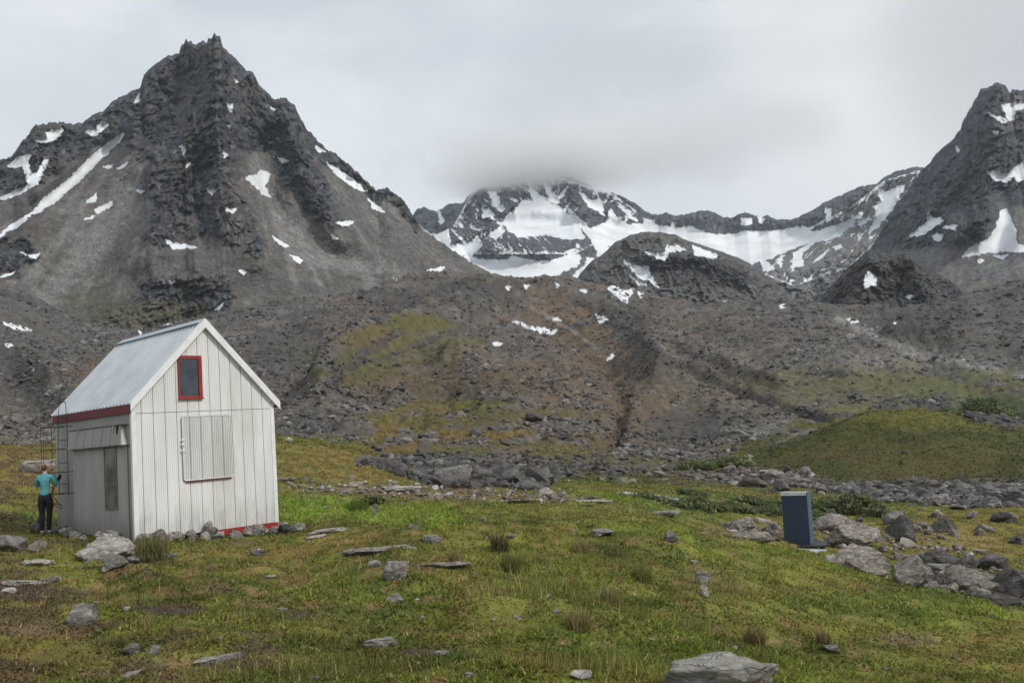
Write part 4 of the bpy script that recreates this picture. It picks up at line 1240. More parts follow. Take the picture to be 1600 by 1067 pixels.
# barge boards on both gables
for (y0, y1) in ((-OF - 0.03, -OF - 0.004), (HL + OF + 0.004, HL + OF + 0.03)):
    for sg in (-1, 1):
        bm = bmesh.new()
        smax = HW / 2 + (0.06 if sg < 0 else OE + 0.02)
        top = HR + 0.150; w = 0.215
        x = lambda s: HW / 2 + sg * s
        hexa(bm, [(x(0), y0, top - w), (x(smax), y0, top - w - smax * SL + 0.02), (x(smax), y1, top - w - smax * SL + 0.02), (x(0), y1, top - w),
                  (x(0), y0, top), (x(smax), y0, top - smax * SL), (x(smax), y1, top - smax * SL), (x(0), y1, top)])
        bmesh.ops.recalc_face_normals(bm, faces=bm.faces)
        obj('barge_board', bm, M_TRIM, hut)
        if y0 < 0:   # narrow soffit strip behind the board
            bm = bmesh.new()
            hexa(bm, [(x(0), y1 + .002, top - w + .03), (x(smax - .03), y1 + .002, top - w - (smax - .03) * SL + .03), (x(smax - .03), -0.012, top - w - (smax - .03) * SL + .03), (x(0), -0.012, top - w + .03),
                      (x(0), y1 + .002, top - w + .05), (x(smax - .03), y1 + .002, top - w - (smax - .03) * SL + .05), (x(smax - .03), -0.012, top - w - (smax - .03) * SL + .05), (x(0), -0.012, top - w + .05)])
            bmesh.ops.recalc_face_normals(bm, faces=bm.faces)
            obj('soffit', bm, M_TRIM, hut)
for sg, u in ((-1, -0.070), (1, HW + 0.05)):
    bm = bmesh.new(); box(bm, u, u + 0.025, -0.07, HL + 0.07, 2.735, 2.925)
    o = obj('fascia', bm, M_REDD, hut)
    bm = bmesh.new(); x0, x1 = sorted((u + 0.012, 0.0 if sg < 0 else HW)); box(bm, x0 + .004, x1 - .004 if sg < 0 else x1, -0.06, HL + 0.06, 2.80, 2.815)
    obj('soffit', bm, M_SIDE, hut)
# gable window
wf = bmesh.new()
wu0, wu1, wz0, wz1 = 1.09, 1.665, 3.025, 4.0
box(wf, wu0, wu0 + 0.028, -0.055, 0.0, wz0, wz1)
box(wf, wu1 - 0.085, wu1, -0.055, 0.0, wz0, wz1)
box(wf, wu0 + 0.028, wu1 - 0.085, -0.054, 0.0, wz1 - 0.07, wz1 - 0.001)
box(wf, wu0 + 0.028, wu1 - 0.085, -0.054, 0.0, wz0 + 0.001, wz0 + 0.05)
box(wf, wu0 - 0.01, wu1 + 0.01, -0.075, -0.02, wz0 - 0.03, wz0)
win = obj('window_frame', wf, M_RED, hut, bevel=0.003)
bm = bmesh.new(); box(bm, wu0 + 0.024, wu1 - 0.08, -0.032, -0.022, wz0 + 0.045, wz1 - 0.065)
obj('window_pane', bm, M_GLASS, win)
# shutter over the big window
su0, su1, sz0, sz1 = 1.13, 2.355, 1.155, 2.61


def rrect(u0, u1, z0, z1, r, n=5):
    pts = []
    for cx, cz, a0 in ((u1 - r, z1 - r, 0), (u0 + r, z1 - r, 90), (u0 + r, z0 + r, 180), (u1 - r, z0 + r, 270)):
        for i in range(n + 1):
            a = math.radians(a0 + 90 * i / n); pts.append((cx + r * math.cos(a), cz + r * math.sin(a)))
    return pts


def frame_ring(name, P, Q, d0, d1, mat, parent):
    bm = bmesh.new(); n = len(P)
    a = [bm.verts.new(front(u, d0, z)) for u, z in P]; b = [bm.verts.new(front(u, d1, z)) for u, z in P]
    c = [bm.verts.new(front(u, d1, z)) for u, z in Q]; d = [bm.verts.new(front(u, d0, z)) for u, z in Q]
    for i in range(n):
        j = (i + 1) % n
        for q in ((a[i], a[j], b[j], b[i]), (b[i], b[j], c[j], c[i]), (c[i], c[j], d[j], d[i]), (d[i], d[j], a[j], a[i])):
            bm.faces.new(q)
    bmesh.ops.recalc_face_normals(bm, faces=bm.faces)
    return obj(name, bm, mat, parent)


shp = clad('shutter', su0 + 0.012, su1 - 0.012, sz0 + 0.015, lambda u: sz1 - 0.012, lambda u, d, z: front(u, d + 0.042, z), [M_WALL, M_SEAM], hut, 0.215, thick=0.0)
frame_ring('shutter_rim', rrect(su0, su1, sz0, sz1, 0.06), rrect(su0 + 0.016, su1 - 0.016, sz0 + 0.016, sz1 - 0.016, 0.05), 0.010, 0.056, M_TRIM, shp)
frame_ring('shutter_gasket', rrect(su0 - 0.005, su1 + 0.005, sz0 - 0.005, sz1 + 0.005, 0.065), rrect(su0 + 0.004, su1 - 0.004, sz0 + 0.004, sz1 - 0.004, 0.055), 0.008, 0.022, M_SEAM, shp)
bm = bmesh.new(); box(bm, su0 + 0.06, su1 - 0.03, -0.050, -0.008, sz0 - 0.034, sz0 - 0.013); obj('sill', bm, M_REDD, shp)
for z in (1.84, 1.98, 2.08):
    bm = bmesh.new(); box(bm, su0 - 0.03, su0 + 0.045, -0.075, -0.058, z - 0.02, z + 0.025); obj('latch', bm, M_TRIM, shp, bevel=0.004)
# red board at the foot of the gable
bm = bmesh.new(); hexa(bm, [(2.05, -0.03, -0.17), (3.50, -0.03, -0.20), (3.50, 0.02, -0.20), (2.05, 0.02, -0.17), (1.85, -0.03, -0.035), (3.50, -0.03, -0.035), (3.50, 0.02, -0.035), (1.85, 0.02, -0.035)])
bmesh.ops.recalc_face_normals(bm, faces=bm.faces); obj('base_board', bm, M_RED, hut)
bm = bmesh.new(); box(bm, 0.03, HW - 0.03, 0.03, HL - 0.03, -0.4, 0.02); obj('floor', bm, plain('dark_wood', (0.06, 0.05, 0.04)), hut)
# sliding door with its narrow window, and the long box over its rail
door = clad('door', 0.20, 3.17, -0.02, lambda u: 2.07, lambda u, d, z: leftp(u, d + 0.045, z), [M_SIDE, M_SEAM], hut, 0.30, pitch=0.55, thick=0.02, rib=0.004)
bm = bmesh.new()
dv0, dv1, dz0, dz1 = 0.69, 1.36, 0.63, 2.03
box(bm, -0.066, -0.045, dv0, dv0 + 0.03, dz0, dz1); box(bm, -0.066, -0.045, dv1 - 0.03, dv1, dz0, dz1)
box(bm, -0.065, -0.045, dv0 + 0.03, dv1 - 0.03, dz0, dz0 + 0.035); box(bm, -0.065, -0.045, dv0 + 0.03, dv1 - 0.03, dz1 - 0.03, dz1)
obj('door_window_frame', bm, plain('dull_grey_trim', (0.16, 0.155, 0.14)), door)
bm = bmesh.new(); box(bm, -0.057, -0.050, dv0 + 0.028, dv1 - 0.028, dz0 + 0.033, dz1 - 0.028); obj('door_pane', bm, M_GLASS2, door)
bm = bmesh.new(); hexa(bm, [(-0.17, 0.16, 2.055), (-0.17, 3.19, 2.045), (-0.012, 3.19, 2.045), (-0.012, 0.16, 2.055), (-0.10, 0.30, 2.49), (-0.10, 3.19, 2.48), (-0.012, 3.19, 2.48), (-0.012, 0.30, 2.49)])
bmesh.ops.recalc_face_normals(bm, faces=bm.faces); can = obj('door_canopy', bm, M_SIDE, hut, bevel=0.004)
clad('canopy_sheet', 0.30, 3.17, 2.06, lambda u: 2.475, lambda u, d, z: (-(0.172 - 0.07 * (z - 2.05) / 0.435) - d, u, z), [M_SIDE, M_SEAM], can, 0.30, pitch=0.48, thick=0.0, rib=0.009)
bm = bmesh.new(); box(bm, -0.125, -0.012, 0.16, 3.2, 2.492, 2.507); box(bm, -0.185, -0.012, 0.15, 3.2, 2.03, 2.044); obj('rail', bm, M_SEAM, can)
for v in (0.42, 0.62, 2.55):
    bm = bmesh.new(); box(bm, -0.145, -0.1, v, v + 0.05, 2.30, 2.50); obj('clip', bm, M_IRON if v < 0.5 else M_SIDE, can)

# ------------------------------------------------------------------ iron ladder cage and the pole leaning beside it
lad = empty('ladder', HA, HYAW)
tag(lad, 'thin rusty iron ladder with hooped wire cage on the shaded hut wall', 'ladder')
v0, v1 = 3.24, 3.80
for v in (v0, v1):
    bm = bmesh.new(); tube(bm, [(-0.14, v, 1.0), (-0.14, v, 2.85), (-0.13, v + (0.10 if v == v0 else -.10), 3.22)], 0.008); obj('rail', bm, M_IRON, lad, True)
bm = bmesh.new(); tube(bm, [(-0.13, v0 + .10, 3.22), (-0.13, v1 - .10, 3.22)], 0.010); obj('top_bar', bm, M_IRON, lad, True)
for z in (2.62, 2.08, 1.53, 1.02):
    bm = bmesh.new(); c0 = (v0 + v1) / 2
    pts = [(-0.02, v0, z), (-0.14, v0, z)] + [(-0.14 - 0.50 * math.sin(a), c0 - 0.34 * math.cos(a) * 1.1, z) for a in [math.pi * i / 10 for i in range(1, 10)]] + [(-0.14, v1, z), (-0.02, v1, z)]
    tube(bm, pts, 0.009); obj('hoop', bm, M_IRON, lad, True)
    bm = bmesh.new(); tube(bm, [(-0.14, v0, z + .22), (-0.14, v1, z + .22)], 0.009); obj('rung', bm, M_IRON, lad, True)
for a, zb in ((0.25, 0.72), (0.5, 0.66), (0.75, 0.74)):
    aa = math.pi * a; c0 = (v0 + v1) / 2
    x, y = -0.14 - 0.50 * math.sin(aa), c0 - 0.37 * math.cos(aa)
    bm = bmesh.new(); tube(bm, [(x, y, 2.62), (x, y, 1.02), (x * 0.75, y, 0.8), (-0.2, c0, zb)], 0.009); obj('upright', bm, M_IRON, lad, True)
R3 = Matrix.Rotation(HYAW, 4, 'Z')
hw = lambda u, v, z: Matrix.Translation(HA) @ R3 @ Vector((u, v, z))
pb = hw(-0.55, 4.45, 0); pt_ = hw(-0.20, 3.62, 1.42)
pz = float(ground_z(pb.x, pb.y))
pole = empty('leaning_pole', (pb.x, pb.y, pz))
tag(pole, 'long thin dark pole with a thick foot leaning against the ladder cage', 'pole')
dv = pt_ - Vector((pb.x, pb.y, pz))
bm = bmesh.new(); tube(bm, [dv * 0.28, dv * 0.6, dv * 0.96], 0.012, 7); obj('shaft', bm, M_IRON, pole, True)
bm = bmesh.new(); tube(bm, [dv * 0.0, dv * 0.10, dv * 0.28], [0.040, 0.034, 0.022], 8); obj('foot', bm, M_SEAM, pole, True)
bm = bmesh.new(); tube(bm, [dv * 0.93, dv * 0.98, dv * 1.04], [0.02, 0.05, 0.025], 8); obj('knob', bm, M_IRON, pole, True)

# ------------------------------------------------------------------ THE PERSON
def skinned(name, chains, mat, parent, sub=2, root=None):
    """chains: lists of (x, y, z, r) ; equal points are welded into one skeleton"""
    bm = bmesh.new(); lay = bm.verts.layers.skin.verify(); key = {}
    def vert(p):
        k = tuple(round(c, 4) for c in p[:3])
        if k not in key:
            v = bm.verts.new(p[:3]); rr = p[3] if isinstance(p[3], tuple) else (p[3], p[3])
            v[lay].radius = rr; v[lay].use_root = False; key[k] = v
        return key[k]
    first = None
    for ch in chains:
        vs = [vert(p) for p in ch]
        if first is None: first = vs[0]
        for a, b in zip(vs[:-1], vs[1:]):
            if bm.edges.get((a, b)) is None: bm.edges.new((a, b))
    first[lay].use_root = True
    me = bpy.data.meshes.new(name); bm.to_mesh(me); bm.free()
    tmp = bpy.data.objects.new(name, me); C.objects.link(tmp)
    tmp.modifiers.new('s', 'SKIN').use_smooth_shade = True
    ss = tmp.modifiers.new('u', 'SUBSURF'); ss.levels = sub; ss.render_levels = sub
    dg = bpy.context.evaluated_depsgraph_get()
    m2 = bpy.data.meshes.new_from_object(tmp.evaluated_get(dg))
    bpy.data.objects.remove(tmp); m2.name = name
    m2.materials.clear(); m2.materials.append(mat)
    for p in m2.polygons: p.use_smooth = True
    o = bpy.data.objects.new(name, m2); C.objects.link(o)
    if parent: o.parent = parent
    return o


M_SKIN = plain('skin', (0.52, 0.31, 0.22), 0.55)
M_TEAL = plain('teal_knit_top', (0.11, 0.37, 0.42), 0.85, 0, 0.12, 9, 0.004)
M_LEG = plain('black_leggings', (0.016, 0.014, 0.018), 0.8)
M_HAIR = plain('reddish_brown_hair', (0.15, 0.065, 0.035), 0.6, 0, 0.25, 30, 0.004, 0.4, (1, 1, .2))
M_SHOE = plain('dark_shoe', (0.045, 0.035, 0.035), 0.8)
M_SOCK = plain('pale_sock', (0.42, 0.38, 0.36), 0.9)
PX, PY, PZ = ground_hit(72, 836, 22)
person = empty('person', (PX, PY, PZ - 0.01), -math.atan2(PX, PY) - 0.35)
tag(person, 'person in teal top and black leggings, back turned, hands raised, beside the hut', 'person')
hipL, hipR = (-0.085, 0, 0.90), (0.085, 0, 0.90)
def leg(s, r0, pad=0.0, zmin=0.0):
    x = 0.085 * s
    return [(0, 0, 0.98, (0.115 + pad, 0.092 + pad)), (x, 0.0, 0.86, (0.088 + pad, 0.09 + pad)), (x * 1.02, 0.012, 0.68, 0.075 + pad), (x * 0.95, 0.02, 0.48, 0.050 + pad), (x * 0.95, -0.012, 0.36, 0.053 + pad), (x * 0.9, -0.01, 0.22, 0.040 + pad), (x * 0.9, -0.005, 0.11, 0.031 + pad)]
def armp(s, pad=0.0):
    e = (0.205 * s, 0.10, 1.15); w = (0.115 * s, 0.23, 1.40)
    return [(0, 0, 1.34, (0.112 + pad, 0.078 + pad)), (0.140 * s, 0.0, 1.37, 0.046 + pad), (0.190 * s, 0.02, 1.29, 0.041 + pad), (*e, 0.037 + pad), (0.18 * s, 0.17, 1.29, 0.031 + pad), (*w, 0.025 + pad)]
trunk = [(0, 0, 0.98, (0.115, 0.092)), (0, 0.01, 1.10, (0.088, 0.070)), (0, 0.0, 1.22, (0.100, 0.078)), (0, 0, 1.34, (0.112, 0.078))]
hands = []
for s in (-1, 1):
    w = Vector((0.115 * s, 0.23, 1.40)); palm = Vector((0.085 * s, 0.235, 1.46))
    hands.append([(*w, 0.025), (*palm, (0.034, 0.016))])
    for k, ln in enumerate((0.060, 0.070, 0.066, 0.052)):
        b0 = palm + Vector((s * (-0.024 + 0.016 * k), 0.0, 0.035)); b1 = b0 + Vector((-0.004 * s, -0.008, ln * 0.5)); b2 = b1 + Vector((-0.008 * s, -0.022, ln * 0.38))
        hands.append([(*palm, (0.034, 0.016)), (*b0, 0.0095), (*b1, 0.0088), (*b2, 0.0075)])
    t0 = palm + Vector((-0.035 * s, -0.006, 0.0)); t1 = t0 + Vector((-0.016 * s, -0.012, 0.03))
    hands.append([(*palm, (0.034, 0.016)), (*t0, 0.011), (*t1, 0.009)])
feet = [[(0.085 * 0.9 * s, -0.005, 0.11, 0.031), (0.08 * s, -0.015, 0.05, 0.036), (0.085 * s, 0.07, 0.035, 0.034), (0.09 * s, 0.15, 0.025, 0.026)] for s in (-1, 1)]
neck = [(0, 0, 1.34, (0.112, 0.078)), (0, 0.0, 1.43, 0.056), (0, 0.015, 1.49, 0.045), (0.003, 0.03, 1.555, (0.062, 0.072)), (0.004, 0.03, 1.605, (0.068, 0.082)), (0.004, 0.025, 1.645, (0.052, 0.062))]
body = skinned('body', [trunk, neck, leg(-1, 0), leg(1, 0), armp(-1), armp(1)] + hands + feet, M_SKIN, person)
nose = bmesh.new(); tube(nose, [(0.004, 0.105, 1.60), (0.004, 0.122, 1.575), (0.004, 0.112, 1.565)], [0.008, 0.013, 0.010], 8)
obj('nose', nose, M_SKIN, person, True)
for s in (-1, 1):
    bm = bmesh.new(); bmesh.ops.create_uvsphere(bm, u_segments=10, v_segments=6, radius=0.011, matrix=Matrix.Translation((0.004 + 0.030 * s, 0.100, 1.598))); obj('eye', bm, M_SHOE, person, True)
    bm = bmesh.new(); bmesh.ops.create_uvsphere(bm, u_segments=10, v_segments=6, radius=1, matrix=Matrix.Translation((0.004 + 0.070 * s, 0.035, 1.585)) @ Matrix.Diagonal((0.010, 0.018, 0.028, 1))); obj('ear', bm, M_SKIN, person, True)
bm = bmesh.new(); tube(bm, [(-0.02, 0.103, 1.545), (0.004, 0.108, 1.545), (0.028, 0.103, 1.545)], 0.006, 6); obj('mouth', bm, M_RED, person, True)
P = 0.013
tk = [(0, 0, 0.91, (0.130, 0.108)), (0, 0, 0.98, (0.126, 0.104))] + [(a, b, c, (r[0] + P, r[1] + P)) for a, b, c, r in trunk[1:]]
top = skinned('top', [tk, armp(-1, P)[:6], armp(1, P)[:6], [(0, 0, 1.34, (0.112 + P, 0.078 + P)), (0, 0.0, 1.43, 0.074), (0, 0.004, 1.462, 0.060)]], M_TEAL, person)
skinned('leggings', [[(0, 0, 1.06, (0.104, 0.084)), (0, 0, 0.98, (0.115 + P, 0.092 + P))], leg(-1, 0, P), leg(1, 0, P)], M_LEG, person)
for s in (-1, 1):
    skinned('shoe', [[(0.08 * s, -0.025, 0.065, 0.045), (0.083 * s, 0.02, 0.048, 0.046), (0.086 * s, 0.09, 0.042, 0.044), (0.092 * s, 0.17, 0.034, 0.034)]], M_SHOE, person)
    bm = bmesh.new(); tube(bm, [(0.078 * s, -0.006, 0.075), (0.077 * s, -0.006, 0.125)], [0.046, 0.041], 12); obj('sock', bm, M_SOCK, person, True)
hair = skinned('hair', [[(0.004, 0.012, 1.655, (0.070, 0.072)), (0.003, 0.000, 1.61, (0.078, 0.078)), (0.0, -0.008, 1.55, (0.066, 0.060)), (0.0, -0.020, 1.50, (0.040, 0.030))], [(0.003, 0.000, 1.61, (0.078, 0.078)), (0.0, -0.085, 1.63, 0.042), (0.0, -0.115, 1.60, 0.036), (0.0, -0.11, 1.54, 0.026)]], M_HAIR, person)

# ------------------------------------------------------------------ THE OUTHOUSE
ox, oy, oz = ground_hit(1246, 851, 30)
orr = math.hypot(ox, oy)
oz = CAMZ + orr * float(azel(1246, 851)[1])
M_NAVY = plain('navy_blue_board', (0.034, 0.050, 0.092), 0.5, 0, 0.10, 2.5, 0.003)
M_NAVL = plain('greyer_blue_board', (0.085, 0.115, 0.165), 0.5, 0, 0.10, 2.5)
out = empty('outhouse', (ox, oy, oz), -math.atan2(ox, oy) - 0.17)
out.rotation_euler[1] = 0.022
tag(out, 'tall narrow navy blue outhouse with a pale flat roof edge', 'outhouse')
k = orr / F
W2 = 36.5 * k / 2; HO = 77 * k
bm = bmesh.new(); box(bm, -W2, W2, 0, 0.025, 0.0, HO - 0.13); obj('front_wall', bm, M_NAVY, out)
bm = bmesh.new(); box(bm, W2 - 0.03, W2 + 0.012, 0.026, 0.95, 0.0, HO - 0.02); obj('side_wall', bm, M_NAVL, out)
bm = bmesh.new(); box(bm, -W2 - 0.0, -W2 + 0.03, 0.026, 0.95, 0.0, HO - 0.15); obj('side_wall', bm, M_NAVY, out)
bm = bmesh.new(); box(bm, -W2 + 0.03, W2 - 0.03, 0.92, 0.948, 0.0, HO - 0.15); obj('back_wall', bm, M_NAVY, out)
bm = bmesh.new(); hexa(bm, [(-W2 - 0.02, -0.05, HO - 0.13), (W2 - 0.035, -0.05, HO - 0.13), (W2 - 0.035, 0.99, HO - 0.20), (-W2 - 0.02, 0.99, HO - 0.20), (-W2 - 0.02, -0.05, HO + 0.01), (W2 - 0.035, -0.05, HO + 0.01), (W2 - 0.035, 0.99, HO - 0.06), (-W2 - 0.02, 0.99, HO - 0.06)])
bmesh.ops.recalc_face_normals(bm, faces=bm.faces); obj('roof', bm, plain('pale_roof_edge', (0.55, 0.58, 0.60), 0.5), out, bevel=0.006)
for z in range(13):
    bm = bmesh.new(); zz = 0.12 + z * 0.15; box(bm, -W2 - 0.018, -W2 - 0.001, 0.03, 0.09, zz, zz + 0.05); obj('batten', bm, M_NAVY, out)
plat = empty('platform', (ox, oy, oz), -math.atan2(ox, oy) - 0.10)
tag(plat, 'thin dark wooden platform under the navy outhouse', 'platform')
for i in range(5):
    bm = bmesh.new(); box(bm, -0.95, 1.05 + 0.1 * (i % 2), -0.32 + i * 0.27, -0.06 + i * 0.27, -0.06, -0.006); obj('plank', bm, plain('dark_plank', (0.035, 0.035, 0.04)) if i == 0 else bpy.data.materials['dark_plank'], plat, bevel=0.004)
for xx in (-0.8, 0.0, 0.9):
    bm = bmesh.new(); box(bm, xx - 0.05, xx + 0.05, -0.28, 1.0, -0.5, -0.062); obj('joist', bm, bpy.data.materials['dark_plank'], plat)
M_SLAB = plain('pale_grey_slab', (0.42, 0.45, 0.48), 0.6, 0, 0.1, 3, 0.006)
for (a, b, w, d, rz_, lab) in ((1222, 856, 44, 0.35, 0.05, 'narrow pale board lying under the left edge of the outhouse platform'), (1262, 862, 52, 0.95, -0.2, 'wide pale slab forming a step in front of the blue outhouse')):
    az_, te_ = azel(a, b); rr_ = orr - (0.45 if a < 1250 else 1.3)
    x, y, z = rr_ * math.sin(az_), rr_ * math.cos(az_), CAMZ + rr_ * te_
    w_ = w * rr_ / F
    bm = bmesh.new(); hexa(bm, [(-w_ / 2, -d * .5, -0.05), (w_ / 2, -d * .42, -0.05), (w_ * .46, d * .5, -0.05), (-w_ * .4, d * .5, -0.05), (-w_ / 2, -d * .5, 0), (w_ / 2, -d * .42, 0.0), (w_ * .46, d * .5, 0), (-w_ * .4, d * .5, 0)])
    o = obj('stone_slab', bm, M_SLAB, bevel=0.01); o.location = (x, y, z); o.rotation_euler = (0.10, 0.04, rz_ - float(az_))
    tag(o, lab, 'slab')

# ------------------------------------------------------------------ ROCKS
rock(1125, 1085, 190, 50, 'large grey boulder cut off by the bottom edge of the view', R_PALE, rough=0.2, seed=41, sink=0.35, rz=0.1, depth=0.7)
rock(139, 974, 56, 28, 'lone grey lichen rock on the turf in the left foreground', R_PALE, rough=0.3, seed=5)
rock(617, 908, 58, 30, 'square cracked grey rock at the left end of a low ledge', R_PALE, seed=8, flat=.6, sink=.15)
rock(588, 886, 26, 12, 'small pale stone leaning behind the square cracked rock', R_PALE, seed=9)
rock(690, 887, 104, 7, 'long thin slab running right from the square cracked rock', R_PINK, seed=10, flat=.5, depth=.3)
rock(598, 862, 106, 13, 'long flat pale slab lying in the grass right of the hut', R_PALE, seed=12, flat=.45, depth=.35, sink=.4)
rock(675, 850, 38, 15, 'pale wedge stone sunk in grass beyond the long flat slab', R_PALE, seed=13, flat=.6)
rock(168, 872, 100, 25, 'wide pale boulder in front of the near corner of the hut', R_PALE, seed=14, sink=.4, rz=0)
rock(172, 897, 44, 20, 'grey rounded rock at the left end of a turf step before the hut', R_GREY, seed=15)
rock(238, 876, 66, 12, 'low grey slab stretching right from the rounded rock before the hut', R_GREY, seed=16, flat=.6, depth=.4)
rock(600, 1012, 62, 12, 'flat whitish rock at the left rim of the dark soil patch', R_PALE, seed=17, flat=.5, depth=.5)
rock(686, 1028, 38, 13, 'small buff stone lying on the dark soil patch', R_PALE, seed=18, flat=.5, depth=.5)
rock(655, 1041, 24, 6, 'thin white sliver of stone below the dark soil patch', R_PALE, seed=19, flat=.5)
rock(731, 1063, 28, 12, 'buff stone at the bottom edge right of the soil patch', R_PALE, seed=20, flat=.6)
rock(491, 1065, 34, 10, 'low grey stone at the bottom edge left of centre', R_GREY, seed=21)
rock(617, 943, 30, 14, 'grey pointed stone below the square cracked rock', R_PALE, seed=22, tilt=.2)
rock(441, 956, 24, 4, 'tiny flat white chip on brown soil in the middle foreground', R_PALE, seed=23, flat=.5)
rock(424, 903, 18, 4, 'little flat chip on the turf below the hut gable', R_PALE, seed=24, flat=.5)
rock(205, 1024, 30, 16, 'knobbly pale stone in dark heather at lower left', R_PALE, seed=25)
rock(241, 1024, 22, 12, 'smaller pale stone right of the knobbly stone at lower left', R_PALE, seed=26)
rock(350, 1034, 90, 13, 'low mossy ledge of grey rock in the lower left turf', R_GREY, seed=27, flat=.5, depth=.4)
rock(205, 1061, 34, 8, 'pale flat stone at the bottom edge far left', R_PALE, seed=28, flat=.5)
rock(1095, 912, 36, 15, 'grey outcrop stone on the brown bare patch right of centre', R_GREY, seed=29, rz=.5)
rock(1101, 936, 16, 16, 'pale upright stone just below the outcrop on the bare patch', R_PALE, seed=30)
rock(1048, 849, 28, 13, 'grey stone half buried on the grassy shoulder', R_GREY, seed=31)
rock(1085, 881, 14, 7, 'small stone above the outcrop on the bare patch', R_PALE, seed=32)
rock(905, 1062, 50, 13, 'pale flat rock at the bottom edge left of the large boulder', R_PALE, seed=33, flat=.6)
rock(938, 838, 56, 7, 'low mossy rock sliver on the green shoulder', R_GREY, seed=34, flat=.6)
rock(870, 960, 14, 6, 'tiny grey stone in the tall grass at centre', R_PALE, seed=35)
rock(1300, 1020, 34, 10, 'weathered stone in the brown heath at lower right', R_PINK, seed=36)
rock(405, 871, 26, 10, 'grey round stone on the turf below the red base board', R_GREY, seed=37)
rock(800, 846, 22, 7, 'flat pale stone behind the tall sedge tuft', R_PALE, seed=38, flat=.6)
rock(587, 803, 9, 18, 'small upright stone standing like a post on the bright grass', R_GREY, seed=39, sink=.1)
rock(603, 806, 14, 5, 'small flat stone beside the upright post stone', R_PALE, seed=40, flat=.5)
rock(755, 815, 16, 7, 'small angular stone in the green flat beyond the grass', R_PALE, seed=42)
rock(645, 828, 14, 8, 'pale pebble in grass between hut and sedge tuft', R_PALE, seed=43)
# left of the hut
rock(12, 864, 46, 26, 'rounded grey boulder at the far left edge below the hut', R_GREY, seed=50, sink=.25)
rock(58, 862, 34, 12, 'low brown rock between the left edge boulder and the pole foot', R_PINK, seed=51)
rock(52, 742, 62, 20, 'broad flat boulder on the hillside behind the person', R_PINK, seed=52, flat=.55, rmin=26)
rock(62, 884, 50, 10, 'low pale ledge stone left of the wide boulder', R_PALE, seed=53, flat=.5)
rock(80, 910, 30, 7, 'pale flat stone in the turf left of the turf step', R_PALE, seed=54, flat=.5)
rock(35, 916, 70, 8, 'thin whitish ledge on bare soil at the left edge', R_PALE, seed=55, flat=.5, depth=.3)
rock(12, 928, 30, 7, 'small whitish chip under the ledge at the left edge', R_PALE, seed=56, flat=.5)
# by the outhouse
rock(1340, 858, 96, 44, 'big angular grey boulder right behind the outhouse', R_PINK, seed=60, rmin=38, sink=.2, depth=.7, rz=.3, rough=.26, cuts=10)
rock(1336, 893, 104, 48, 'big pale fractured boulder in front of the angular boulder by the outhouse', R_PINK, seed=61, rmin=27, sink=.25, depth=.7, rough=.26, cuts=10)
rock(1306, 886, 40, 18, 'low pale rock between the outhouse step and the fractured boulder', R_PALE, seed=62, rmin=27)
rock(1425, 918, 84, 36, 'long brownish boulder right of the fractured boulder', R_PINK, seed=63, rmin=24, sink=.25)
rock(1474, 918, 36, 28, 'smooth round grey boulder beside the long brownish boulder', R_GREY, seed=64, rmin=24, rough=.1, cuts=3)
rock(1528, 938, 84, 42, 'wide rough boulder on the grassy rim near the right edge', R_PINK, seed=65, rmin=24, sink=.2)
rock(1585, 950, 60, 46, 'dark rough boulder cut by the right edge', R_DARK, seed=66, rmin=24, sink=.2)
rock(1455, 934, 26, 14, 'small stone under the round grey boulder', R_PINK, seed=67, rmin=23)
rock(1560, 958, 60, 14, 'low dark ledge stone under the wide rough boulder', R_DARK, seed=68, rmin=22, flat=.6)
rock(1412, 850, 54, 34, 'dark blocky boulder right of the angular boulder', R_DARK, seed=69, rmin=40, sink=.2, cuts=10)
rock(1402, 818, 36, 16, 'grey boulder above the dark blocky boulder', R_GREY, seed=70, rmin=45)
rock(1475, 832, 46, 24, 'grey boulder in the brown heath right of the blocky boulder', R_DARK, seed=71, rmin=42)
rock(1482, 890, 60, 28, 'dark humped boulder behind the round grey boulder', R_DARK, seed=72, rmin=30, sink=.2)
rock(1512, 894, 30, 22, 'dark round boulder beside the humped boulder', R_DARK, seed=73, rmin=29)
rock(1556, 890, 62, 24, 'wide dark boulder near the right edge behind the rim', R_DARK, seed=74, rmin=30, flat=.6)
rock(1470, 898, 40, 14, 'low grey stone at the foot of the humped boulder', R_GREY, seed=75, rmin=28)
rock(1300, 832, 60, 26, 'brown rock at the right shoulder of the outhouse', R_PINK, seed=76, rmin=42)
rock(1163, 846, 78, 18, 'long low dark rock left of the outhouse', R_PINK, seed=77, rmin=32, sink=.3, depth=.5)
rock(1165, 828, 54, 16, 'brown rock behind the long low rock left of the outhouse', R_PINK, seed=78, rmin=42)
rock(1203, 838, 20, 12, 'small dark rock touching the left side of the outhouse', R_DARK, seed=79, rmin=40)
rock(1575, 816, 40, 16, 'dark boulder near the right edge in the heath', R_DARK, seed=80, rmin=45)
rock(1540, 832, 30, 12, 'low brown boulder in the heath near the right edge', R_PINK, seed=81, rmin=42)
rock(1590, 850, 26, 14, 'dark boulder at the right edge above the wide dark boulder', R_DARK, seed=82, rmin=38)
rock(1222, 768, 26, 18, 'dark boulder just behind the top of the outhouse', R_DARK, seed=83, rmin=60, sink=.15)
rock(1202, 744, 44, 5, 'pale flat slab resting among stones above the outhouse', R_PALE, seed=84, rmin=70, flat=.4, depth=.4, zoff=.35)
rock(1212, 752, 40, 12, 'grey stones under the pale flat slab above the outhouse', R_GREY, seed=85, rmin=70)
